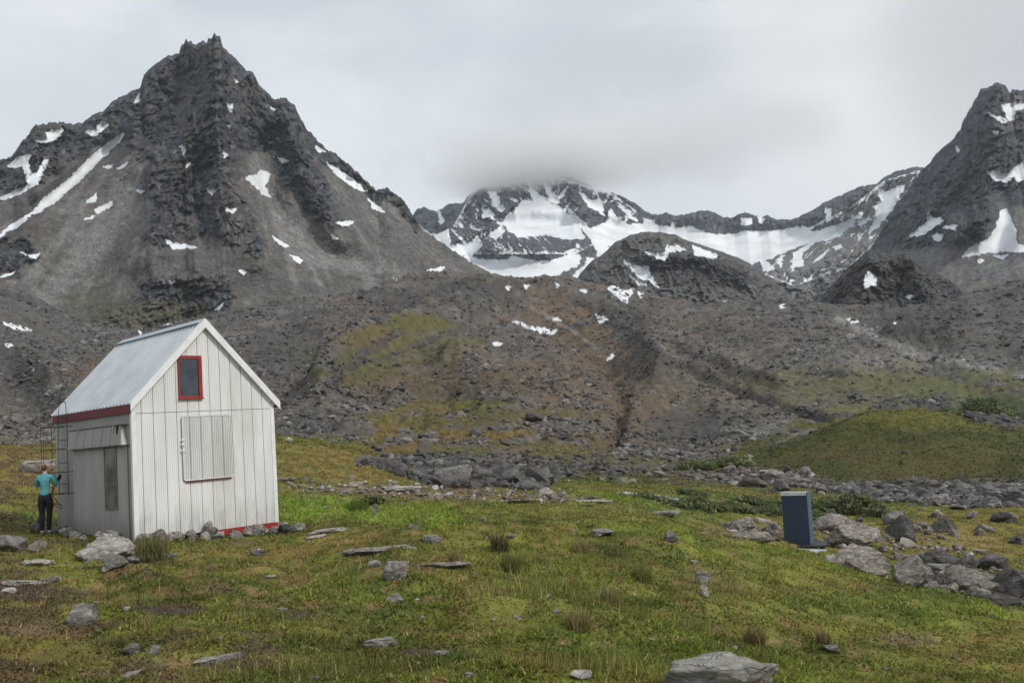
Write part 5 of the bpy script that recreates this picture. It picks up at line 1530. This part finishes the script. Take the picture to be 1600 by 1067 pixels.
# middle distance
rock(712, 757, 72, 34, 'large pale sloping slab boulder at the left of the dark boulder heap', R_GREY, seed=90, rmin=42, sink=.15, tilt=-.25, rz=0, flat=.6)
rock(752, 754, 46, 24, 'black shadowed block leaning in the middle of the boulder heap', R_DARK, seed=91, rmin=46, sink=.1, cuts=10)
rock(805, 762, 60, 26, 'broad dark block low at the right end of the boulder heap', R_DARK, seed=92, rmin=48, sink=.2, cuts=10)
rock(858, 782, 44, 17, 'knobbly brown rock right of the boulder heap', R_PINK, seed=93, rmin=33)
rock(700, 778, 24, 9, 'pale pointed stone before the boulder heap', R_PALE, seed=94, rmin=33)
rock(552, 761, 34, 9, 'brown lump of rock at the left end of the stony strip', R_PINK, seed=95, rmin=32)
rock(618, 768, 90, 9, 'long pale ledge in the stony strip', R_PALE, seed=96, rmin=32, flat=.5, depth=.4)
rock(810, 785, 84, 5, 'thin pale ledge crossing the green flat below the heap', R_PALE, seed=97, rmin=30, flat=.5, depth=.3)
rock(920, 783, 100, 5, 'long thin whitish ledge right of the knobbly brown rock', R_PALE, seed=98, rmin=30, flat=.5, depth=.3)
rock(1040, 806, 84, 8, 'long grey ledge on the crest of the green shoulder', R_GREY, seed=99, rmin=24, flat=.5, depth=.3)
rock(520, 832, 66, 8, 'pale flat rock beside the right corner of the hut', R_PALE, seed=100, flat=.5, depth=.4)
rock(495, 843, 44, 5, 'thin pale slab right of the stone footing', R_PALE, seed=101, flat=.5, depth=.4)
rock(440, 753, 40, 8, 'pale ledge on the hillside seen past the right hut corner', R_PALE, seed=102, rmin=28, flat=.5)
rock(68, 690, 10, 6, 'small grey rock on the skyline of the hillside left of the hut', R_GREY, seed=103, rmin=50)
rock(450, 690, 20, 7, 'pale rock on the skyline of the hillside right of the hut', R_PALE, seed=104, rmin=50)
rock(612, 722, 18, 12, 'grey boulder on the skyline at the end of the hillside', R_GREY, seed=105, rmin=45)
rock(835, 660, 44, 14, 'dark flat topped boulder on the slope above the heap', R_DARK, seed=106, rmin=120, cuts=10)
rock(742, 682, 26, 14, 'dark boulder on the mossy ledge above the heap', R_DARK, seed=107, rmin=100)


def by_hut(u, v):
    p = hw(u, v, 0); return (p.x, p.y, float(ground_z(p.x, p.y)))


rn = random.Random(3)
for i in range(34):
    u = 0.15 + i * 0.118 + rn.uniform(-.05, .05); v = -0.16 - rn.random() * 0.42 + (0.06 if u > 2.2 else 0)
    if i % 3 == 0: v = -0.14
    a = by_hut(u, v); r = math.hypot(a[0], a[1])
    s = rn.uniform(0.22, 0.46)
    rock(0, 0, s * F / r, s * rn.uniform(.45, .72) * F / r, 'grey rubble stone banked along the foot of the hut gable wall', (R_GREY, R_PALE, R_PINK)[i % 3], 'stone', 'footing_stone', 'rubble stones along the gable wall', seed=300 + i, at=a, sink=.2, share='f%d' % (i % 6), depth=.8, rz=rn.uniform(-1.4, 1.4))
for i, (u, v, s, h) in enumerate(((1.62, -0.22, .36, .36), (3.62, -0.15, .42, .24), (3.45, -0.35, .50, .22), (2.75, -.30, .42, .26))):
    a = by_hut(u, v); r = math.hypot(a[0], a[1])
    rock(0, 0, s * F / r, h * F / r, ('upright grey footing stone, tallest against the white gable wall', 'buff block at the right corner of the hut', 'dark rough stone at the right end of the rubble footing', 'broad grey stone under the red base board')[i], (R_GREY, R_PALE, R_DARK, R_GREY)[i], 'stone', 'footing_stone', seed=400 + i, at=a, sink=.15, rz=0)
for i in range(11):
    u = -0.25 - rn.random() * 0.35; v = 0.1 + i * 0.42 + rn.uniform(-.1, .1)
    a = by_hut(u, v); r = math.hypot(a[0], a[1]); s = rn.uniform(.25, .5)
    rock(0, 0, s * F / r, s * .6 * F / r, 'pale rounded stone lying along the shaded door side of the hut', (R_PALE, R_GREY)[i % 2], 'stone', 'footing_stone', 'stones along the shaded side of the hut', seed=420 + i, at=a, sink=.25, share='g%d' % (i % 4), rz=rn.uniform(-1, 1))
rn = random.Random(9)
for i in range(80):
    px_ = rn.uniform(672, 842); py_ = rn.uniform(722, 764)
    if py_ < 745 - (px_ - 670) * 0.3: continue
    w = rn.uniform(6, 17)
    rock(px_, py_ , w, w * rn.uniform(.5, .8), 'dark angular boulder packed in the boulder heap at the foot of the slope', R_DARK if rn.random() < .7 else R_GREY, 'rock', 'boulder', 'dark boulders packed in the heap', rmin=44, sink=.15, share='d%d' % (i % 6), rz=rn.uniform(-1.5, 1.5), cuts=10)
for i in range(70):
    px_ = rn.uniform(450, 900); py_ = rn.gauss(768, 9)
    if abs(px_ - 755) < 90 and py_ < 766: continue
    w = rn.uniform(4, 15)
    rock(px_, py_, w, w * rn.uniform(.3, .6), 'small pale stone in the stony strip between hut and boulder heap', R_PALE if rn.random() < .6 else R_PINK, 'stone', 'stone', 'stones in the stony strip', rmin=28, share='s%d' % (i % 5), rz=rn.uniform(-1.5, 1.5))
for i in range(34):
    px_ = rn.uniform(1130, 1600); py_ = 815 + rn.gauss(0, 12) + max(0, px_ - 1300) * 0.16 * rn.random()
    w = rn.uniform(7, 26)
    rock(px_, py_, w, w * rn.uniform(.4, .65), 'brown boulder scattered in the heath beyond the outhouse', (R_PINK, R_DARK, R_GREY)[i % 3], 'rock', 'boulder', 'boulders scattered beyond the outhouse', rmin=33, share='h%d' % (i % 5), rz=rn.uniform(-1.5, 1.5))
for i in range(32):
    t = rn.random(); px_ = 1385 + t * 225; py_ = 915 + t * 42 + rn.gauss(0, 7)
    w = rn.uniform(8, 28)
    rock(px_, py_, w, w * rn.uniform(.45, .7), 'rough stone wedged among the big boulders along the grassy rim', (R_PINK, R_DARK, R_GREY)[i % 3], 'rock', 'boulder', 'stones among the boulders on the rim', rmin=22.5, share='k%d' % (i % 5), rz=rn.uniform(-1.5, 1.5))
for i in range(46):
    px_ = rn.uniform(0, 1500); py_ = 865 + 190 * rn.random()
    if py_ < 870 + max(0, px_ - 1100) * .2: continue
    w = rn.uniform(4, 15)
    rock(px_, py_, w, w * rn.uniform(.2, .4), 'small pale stone showing through the foreground turf', R_PALE, 'stone', 'stone', 'small stones in the foreground turf', share='t%d' % (i % 5), sink=.4, rz=rn.uniform(-1.5, 1.5))

# ------------------------------------------------------------------ stony band under the green mound and other dense spots
def band(name, label, region, n, rlo, rhi, size, tone, seed):
    global rng
    rng = np.random.RandomState(seed)
    P = np.array(region, float)
    a0, a1 = azel(P[:, 0].min(), 760)[0], azel(P[:, 0].max(), 760)[0]
    az = rng.uniform(a0, a1, n * 6); r = np.exp(rng.uniform(math.log(rlo), math.log(rhi), n * 6))
    x, y = r * np.sin(az), r * np.cos(az); z = ground_z(x, y); px, py = to_px(az, (z - CAMZ) / r)
    k = inpoly_sd(px, py, region) + 8 * fbm(x / 4, y / 4, 3, seed) > 0
    x, y = x[k][:n], y[k][:n]
    s = size * np.exp(rng.randn(len(x)) * 0.45)
    c = np.array(tone)[None] * np.exp(rng.randn(len(x), 1) * 0.35)
    return tag(blocks(name, x, y, s, np.clip(c, 0.02, 0.4), mat_blocks, 0.2, fine=True), label, 'scree', kind='stuff')


band('boulder_field', 'dark grey boulder field lying under the green mound on the right', [(1250,748),(1330,758),(1450,758),(1620,756),(1620,792),(1500,790),(1380,786),(1300,768)], 4600, 52, 95, 0.30, (0.115, 0.106, 0.102), 5)
band('boulder_field', 'broken dark stones around and above the boulder heap at the slope foot', [(560,728),(640,712),(740,706),(850,712),(960,722),(1020,734),(960,742),(880,742),(850,765),(690,762),(620,740)], 3800, 46, 125, 0.38, (0.085, 0.080, 0.078), 6)
band('boulder_field', 'small dark rubble filling the boulder heap at the slope foot', [(680,722),(720,712),(800,712),(845,720),(850,765),(780,768),(690,765)], 2600, 44, 82, 0.36, (0.075, 0.070, 0.068), 12)
band('gravel', 'brown gravel and stones spread over the strip between hut and heap', [(450,752),(560,752),(700,760),(860,768),(960,782),(860,786),(700,780),(560,774),(450,764)], 700, 28, 60, 0.13, (0.20, 0.175, 0.15), 7)
band('boulder_field', 'stones strewn across the heath between outhouse and mound', [(1130,735),(1260,735),(1290,760),(1180,760),(1120,752)], 700, 60, 110, 0.5, (0.13, 0.115, 0.105), 8)
band('gravel', 'loose stones filling the hollow beside the outhouse', [(1120,820),(1280,812),(1420,830),(1600,880),(1600,945),(1440,915),(1390,885),(1290,850),(1150,848)], 900, 26, 60, 0.18, (0.19, 0.165, 0.145), 9)

# ------------------------------------------------------------------ stream
M_WATER, wtt, wb = new_mat('stream_water')
pos = wtt.node('ShaderNodeNewGeometry').outputs['Position']
foam = wtt.ramp(wtt.noise(pos, 2.6, 6, 0.7), 0.48, 0.60)
wtt.set(wb, 'Base Color', wtt.mix(foam, (0.07, 0.075, 0.07), (0.58, 0.60, 0.61)))
wb.inputs['Roughness'].default_value = 0.25
path = [(965, 770), (985, 772), (1010, 774), (1035, 778), (1060, 782), (1078, 787)]
vs = []
for i in range(26):
    t = i / 25 * (len(path) - 1); j = min(int(t), len(path) - 2); f = t - j
    px_ = path[j][0] * (1 - f) + path[j + 1][0] * f; py_ = path[j][1] * (1 - f) + path[j + 1][1] * f
    x, y, z = ground_hit(px_, py_, 42)
    w = 0.26 + 0.2 * math.sin(i * 1.7)
    vs.append([(x - 0.2, y - w, z + 0.03), (x + 0.2, y + w, z + 0.06)])
stv = np.array(vs).reshape(-1, 3)
tag(mesh_np('stream', stv, grid_faces(26, 2), M_WATER), kind='structure')
#MARK-VEG

# ------------------------------------------------------------------ VEGETATION
mat_veg = veg_mat('living_leaves')


def blades(name, x, y, h, w, lean, cols, parent=None, segs=2, z=None, root=None):
    """thin curved blades: base at (x, y) on the ground"""
    n = len(x); z = ground_z(x, y) - 0.01 if z is None else z
    th = rng.uniform(0, 2 * np.pi, n); ph = rng.uniform(0, 2 * np.pi, n)
    sx, sy = np.cos(th) * w / 2, np.sin(th) * w / 2
    lx, ly = np.cos(ph) * lean * h, np.sin(ph) * lean * h
    V = []
    for k in range(segs):
        f = k / segs; ww = 1 - 0.45 * f
        for s in (-1, 1):
            V.append(np.stack([x + s * sx * ww + lx * f * f, y + s * sy * ww + ly * f * f, z + h * f * (1 - 0.15 * f)], -1))
    V.append(np.stack([x + lx, y + ly, z + h * (1 - 0.35 * np.minimum(lean, 1))], -1))
    m = 2 * segs + 1
    V = np.stack(V, 1)
    if root is not None:
        V = V - np.array(root)
    tri = []
    for k in range(segs - 1):
        a = 2 * k; tri += [(a, a + 1, a + 3), (a, a + 3, a + 2)]
    tri.append((2 * segs - 2, 2 * segs - 1, 2 * segs))
    T = np.array(tri)
    Fc = T[None] + (np.arange(n) * m)[:, None, None]
    return mesh_np(name, V.reshape(-1, 3), Fc.reshape(-1, 3), mat_veg, False, {'albedo': np.repeat(cols, m, 0)}, parent)


def in_hut(x, y):
    dx, dy = x - HA[0], y - HA[1]; c, s = math.cos(HYAW), math.sin(HYAW)
    u, v = dx * c + dy * s, -dx * s + dy * c
    return (u > -0.08) & (u < HW + 0.05) & (v > -0.03) & (v < HL + 0.05)


rng = np.random.RandomState(77)
# 1. the turf itself: moss, crowberry and short grass
N = 620000
az = rng.uniform(-0.60, 0.60, N); t = rng.rand(N)
r = 5.6 * (78 / 5.6) ** (t ** 1.12)
x, y = r * np.sin(az), r * np.cos(az)
alb, px, py = ground_albedo(x, y)
br = alb.sum(1)
gr = np.clip((alb[:, 1] - alb[:, 0]) / 0.045, 0, 1)
soil = (alb[:, 1] < alb[:, 0] * 0.80) & (alb[:, 0] < 0.085)
pat = fbm(x / 0.55, y / 0.55, 4, 201)
keep = ~in_hut(x, y) & ~(soil & (rng.rand(N) < 0.88)) & (rng.rand(N) < 0.80 + 0.5 * pat) & (r < 74 + 10 * pat)
x, y, r, alb, gr, pat, px, py = (q[keep] for q in (x, y, r, alb, gr, pat, px, py))
n = len(x)
dist = 1 + r / 26
h = (0.020 + 0.024 * rng.rand(n) + 0.06 * gr * rng.rand(n)) * dist * (1 + 0.8 * np.clip(pat, -0.5, 1))
tall = smooth(fbm(x / 1.9, y / 1.9, 3, 207), 0.05, 0.5)
for cx, cy, rx, ry, a in ((860, 915, 170, 55, 1.0), (500, 790, 90, 24, 0.9), (950, 870, 120, 30, .7), (640, 808, 110, 14, 0.6), (240, 858, 30, 14, 1.0), (75, 805, 90, 16, .6), (700, 860, 60, 20, .6)):
    tall = np.maximum(tall * 1, a * smooth(-np.hypot((px - cx) / rx, (py - cy) / ry), -1.1, -0.4))
longb = rng.rand(n) < 0.20 * tall + 0.006
h = np.where(longb, h + (0.05 + 0.13 * rng.rand(n)) * (0.5 + 0.7 * tall), h)
w = np.where(longb, 0.0055 * dist * 1.2, 0.018 * dist * (0.6 + rng.rand(n)))
lean = np.where(longb, rng.uniform(0.1, 0.6, n), rng.uniform(0.2, 1.6, n))
v = np.exp(rng.randn(n, 1) * 0.30) * 1.12
c = alb * v
str_ = (rng.rand(n) < 0.055 + 0.10 * longb)[:, None]
c = np.where(str_, np.array((0.27, 0.225, 0.10))[None] * v, c)
red = (rng.rand(n) < 0.05)[:, None]
c = np.where(red & ~str_, np.array((0.13, 0.065, 0.035))[None] * v, c)
c = c + (np.array((0.03, 0.055, 0.0))[None] * (rng.rand(n, 1) * gr[:, None]))
tag(blades('turf', x, y, h, w, lean, np.clip(c, 0.01, 0.6), segs=1), 'mossy turf of short grass, heath and crowberry covering the knoll', 'turf', kind='stuff')


rng = np.random.RandomState(78)
N = 150000
az = rng.uniform(-0.60, 0.60, N); r = np.exp(rng.uniform(math.log(66), math.log(230), N))
x, y = r * np.sin(az), r * np.cos(az)
alb, px, py = ground_albedo(x, y)
keep = (alb[:, 1] - alb[:, 2] > 0.026) & (alb[:, 1] > alb[:, 0] * 0.72)
x, y, r, alb = x[keep], y[keep], r[keep], alb[keep]; n = len(x)
c = alb * np.exp(rng.randn(n, 1) * 0.22) * 1.05
c = np.where((rng.rand(n) < 0.12)[:, None], np.array((0.10, 0.070, 0.035))[None], c)
tag(blades('heath', x, y, (0.05 + 0.13 * rng.rand(n)) * (0.6 + r / 150), 0.12 * (0.5 + rng.rand(n)) * (0.6 + r / 150), rng.uniform(0.3, 1.5, n), np.clip(c, .01, .4), segs=1), 'dark olive heath clothing the mound and the hillside beyond the meadow', 'heath', kind='stuff')


def tuft(px, py, wpx, hpx, label, n, col, dry, seed, rmin=6):
    global rng
    rng = np.random.RandomState(seed)
    cx, cy, cz = ground_hit(px, py, rmin); r = math.hypot(cx, cy)
    sp = wpx * r / F / 2; hh = hpx * r / F
    a = rng.uniform(0, 2 * np.pi, n); q = sp * 0.75 * np.sqrt(rng.rand(n))
    x, y = cx + q * np.cos(a), cy + q * np.sin(a)
    h = hh * rng.uniform(0.5, 1.1, n)
    c = np.where((rng.rand(n) < dry)[:, None], np.array((0.25, 0.19, 0.095))[None], np.array(col)[None]) * np.exp(rng.randn(n, 1) * .25)
    o = blades('grass_tuft', x, y, h, np.full(n, 0.006 + 0.0003 * r), rng.uniform(0.05, 0.55, n), np.clip(c, .01, .6), segs=3, root=(cx, cy, cz))
    o.location = (cx, cy, cz)
    tag(o, label, 'grass tuft')


G1 = (0.085, 0.105, 0.028)
tuft(238, 872, 62, 38, 'bushy half dry grass tuft growing at the near corner of the hut', 520, G1, .5, 1)
tuft(782, 862, 36, 36, 'dark tall sedge tuft standing at the centre of the turf', 300, (0.06, 0.07, 0.03), .35, 2)
tuft(800, 895, 46, 36, 'loose green grass tuft in front of the dark sedge tuft', 260, (0.12, 0.14, 0.035), .2, 3)
tuft(908, 862, 34, 24, 'straw coloured grass tuft right of the dark sedge tuft', 160, (0.2, 0.2, 0.09), .7, 4)
tuft(962, 868, 12, 26, 'single thin clump of pale grass stalks on the green shoulder', 40, (0.2, 0.2, 0.09), .7, 5)
tuft(955, 945, 44, 34, 'bleached fan of grass blades in the right centre foreground', 150, (0.18, 0.19, 0.07), .6, 6)
tuft(905, 985, 50, 40, 'yellowish sprawling grass tuft above the brown patch at lower centre', 200, (0.15, 0.155, 0.05), .6, 7)
tuft(712, 882, 30, 22, 'reddish dry grass tuft behind the thin slab', 160, (0.14, 0.10, 0.05), .7, 8)
tuft(230, 985, 20, 34, 'few tall dry stalks right of the lone lichen rock', 26, (0.2, 0.18, 0.08), .9, 9)
tuft(1180, 1010, 40, 34, 'orange brown heather tuft above the large bottom boulder', 240, (0.15, 0.09, 0.035), .5, 10)
tuft(1290, 1008, 30, 26, 'brown dry tuft beside the weathered stone at lower right', 160, (0.13, 0.10, 0.045), .6, 11)
tuft(560, 800, 40, 22, 'dense bright green clump on the lush grass right of the hut', 300, (0.10, 0.16, 0.025), .05, 12)
tuft(1005, 905, 40, 26, 'green grass clump on the slope left of the bare patch', 200, (0.11, 0.14, 0.03), .2, 13)


def shrub(px, py, wpx, hpx, label, seed, rmin, col=(0.150, 0.175, 0.085), dens=1.0):
    global rng
    rng = np.random.RandomState(seed)
    cx, cy, cz = ground_hit(px, py, rmin); r = math.hypot(cx, cy)
    w, h = wpx * r / F / 2, hpx * r / F
    root = empty('willow_shrub', (cx, cy, cz)); tag(root, label, 'shrub', 'low willow scrub on the flat')
    n = int(min(5200, max(500, wpx * hpx * 3.2)) * dens)
    m = 26
    ca = rng.uniform(0, 2 * np.pi, m); cq = np.sqrt(rng.rand(m)) * 0.86
    CX, CY = cq * np.cos(ca) * w, cq * np.sin(ca) * w * 0.8
    CH = h * (1 - 0.65 * cq ** 2) * rng.uniform(0.55, 1.0, m)
    k = rng.randint(0, m, n)
    d = rng.randn(n, 3); d /= np.linalg.norm(d, axis=1)[:, None]; d *= rng.rand(n, 1) ** 0.5
    rad = 0.30 * w + 0.05
    x = CX[k] + d[:, 0] * rad; y = CY[k] + d[:, 1] * rad * .8; z = np.maximum(CH[k] * 0.72 + d[:, 2] * h * 0.32, 0.02)
    zg = ground_z(cx + x, cy + y) - cz
    s = 0.018 * (1 + r / 26)
    A = rng.randn(n, 3) * s; B = rng.randn(n, 3) * s * .7
    Pc = np.stack([x, y, z + zg], -1)
    V = np.stack([Pc - A, Pc + B, Pc + A, Pc - B], 1)
    c = np.array(col)[None] * np.exp(rng.randn(n, 1) * 0.25) * (0.75 + 0.5 * rng.rand(m))[k][:, None] * np.array([1, 1, 1])
    mesh_np('foliage', V.reshape(-1, 3), np.arange(n * 4).reshape(-1, 4), mat_veg, False, {'albedo': np.repeat(np.clip(c, .01, .5), 4, 0)}, root)
    bm = bmesh.new()
    for i in range(0, m, 2):
        zg0 = float(ground_z(cx + CX[i] * .3, cy + CY[i] * .3)) - cz
        tube(bm, [(CX[i] * .3, CY[i] * .3, zg0 - 0.03), (CX[i] * .7, CY[i] * .7, CH[i] * .4 + zg0), (CX[i], CY[i], CH[i] * .85 + zg0)], [0.02, 0.014, 0.008], 5)
    obj('stems', bm, M_SEAM, root)


SH = [(1338,800,74,32,'largest dark green willow shrub right of the outhouse roof',58),(1295,798,60,22,'medium willow shrub touching the left of the largest one',58),(1372,806,40,18,'small willow shrub at the right end of the scrub behind the outhouse',56),
      (1270,812,44,16,'low willow shrub directly right of the outhouse',52),(1200,806,50,16,'low willow shrub left of the outhouse',54),(1150,800,60,16,'wide flat willow shrub between stream and outhouse',54),(1185,790,70,14,'thin strip of willow behind the shrub left of the outhouse',62),
      (1100,800,70,18,'willow shrub beside the lower end of the stream',50),(1060,806,50,13,'small willow shrub on the near bank of the stream',46),(1085,788,50,12,'willow clump on the far bank of the stream',64),(1020,792,60,12,'low willow clump left of the stream',50),
      (1140,730,70,16,'grey green willow thicket at the foot of the scree left of the mound',100),(1085,735,60,18,'willow thicket below the shaded hollow in the scree',98),(1550,640,80,20,'pale willow thicket high behind the mound',170),(1480,648,50,12,'small willow thicket on the skyline of the mound',150),(585,798,34,14,'bushy green plants at the right end of the lush grass',30)]
for i, (a, b, w, h, lab, rm) in enumerate(SH):
    shrub(a, b, w, h, lab, 500 + i, rm)

# ------------------------------------------------------------------ low cloud wrapped round the far summit
def cloud_cap_mat(dens):
    m = bpy.data.materials.new('summit_cloud'); m.use_nodes = True
    t = NT(m.node_tree); t.n.clear()
    tc = t.node('ShaderNodeTexCoord').outputs['Generated']
    g = t.mapping(tc, (2, 2, 2), loc=(-1, -1, -1))
    ln = t.node('ShaderNodeVectorMath', {0: g}, operation='LENGTH').outputs['Value']
    pos = t.node('ShaderNodeTexCoord').outputs['Object']
    nz = t.noise(pos, 0.0045, 5, 0.6, 0.4)
    body_ = t.math('ADD', t.math('SUBTRACT', 1.0, ln), t.math('MULTIPLY', t.math('SUBTRACT', nz, 0.5), 1.1))
    d = t.ramp(body_, 0.05, 0.75, 0.0, dens)
    vol = t.node('ShaderNodeVolumePrincipled', {'Color': (1.0, 1.0, 1.0, 1), 'Density': d, 'Anisotropy': 0.65})
    o = t.node('ShaderNodeOutputMaterial'); t.l.new(vol.outputs[0], o.inputs['Volume'])
    return m


def cloud_cap(px, py, r, sx, sy, sz, CAP_MAT):
    az_, te_ = azel(px, py)
    bm = bmesh.new(); bmesh.ops.create_icosphere(bm, subdivisions=3, radius=1)
    for v in bm.verts: v.co = Vector((v.co.x * sx, v.co.y * sy, v.co.z * sz))
    o = obj('cloud_cap', bm, CAP_MAT); o.location = (r * math.sin(az_), r * math.cos(az_), CAMZ + r * te_); o.rotation_euler = (0, 0, -float(az_))
    tag(o, 'grey cloud cap lying over the far central summit', 'cloud_cap', kind='stuff')


cloud_cap(846, 258, 3080, 440, 430, 125, cloud_cap_mat(0.017))
cloud_cap(950, 234, 3300, 1000, 500, 170, cloud_cap_mat(0.0065))

# ------------------------------------------------------------------ the air
bm = bmesh.new(); box(bm, -4200, 4200, -400, 5200, -71.5, 1420)
hz = bpy.data.materials.new('pale_air'); hz.use_nodes = True
ht = NT(hz.node_tree); ht.n.clear()
hv = ht.node('ShaderNodeVolumePrincipled', {'Color': (0.82, 0.91, 1.0, 1), 'Density': 0.000045, 'Anisotropy': 0.1})
hoo = ht.node('ShaderNodeOutputMaterial'); ht.l.new(hv.outputs[0], hoo.inputs['Volume'])
tag(obj('haze', bm, hz), 'thin pale air between the hut and the far peaks', 'haze', kind='stuff')
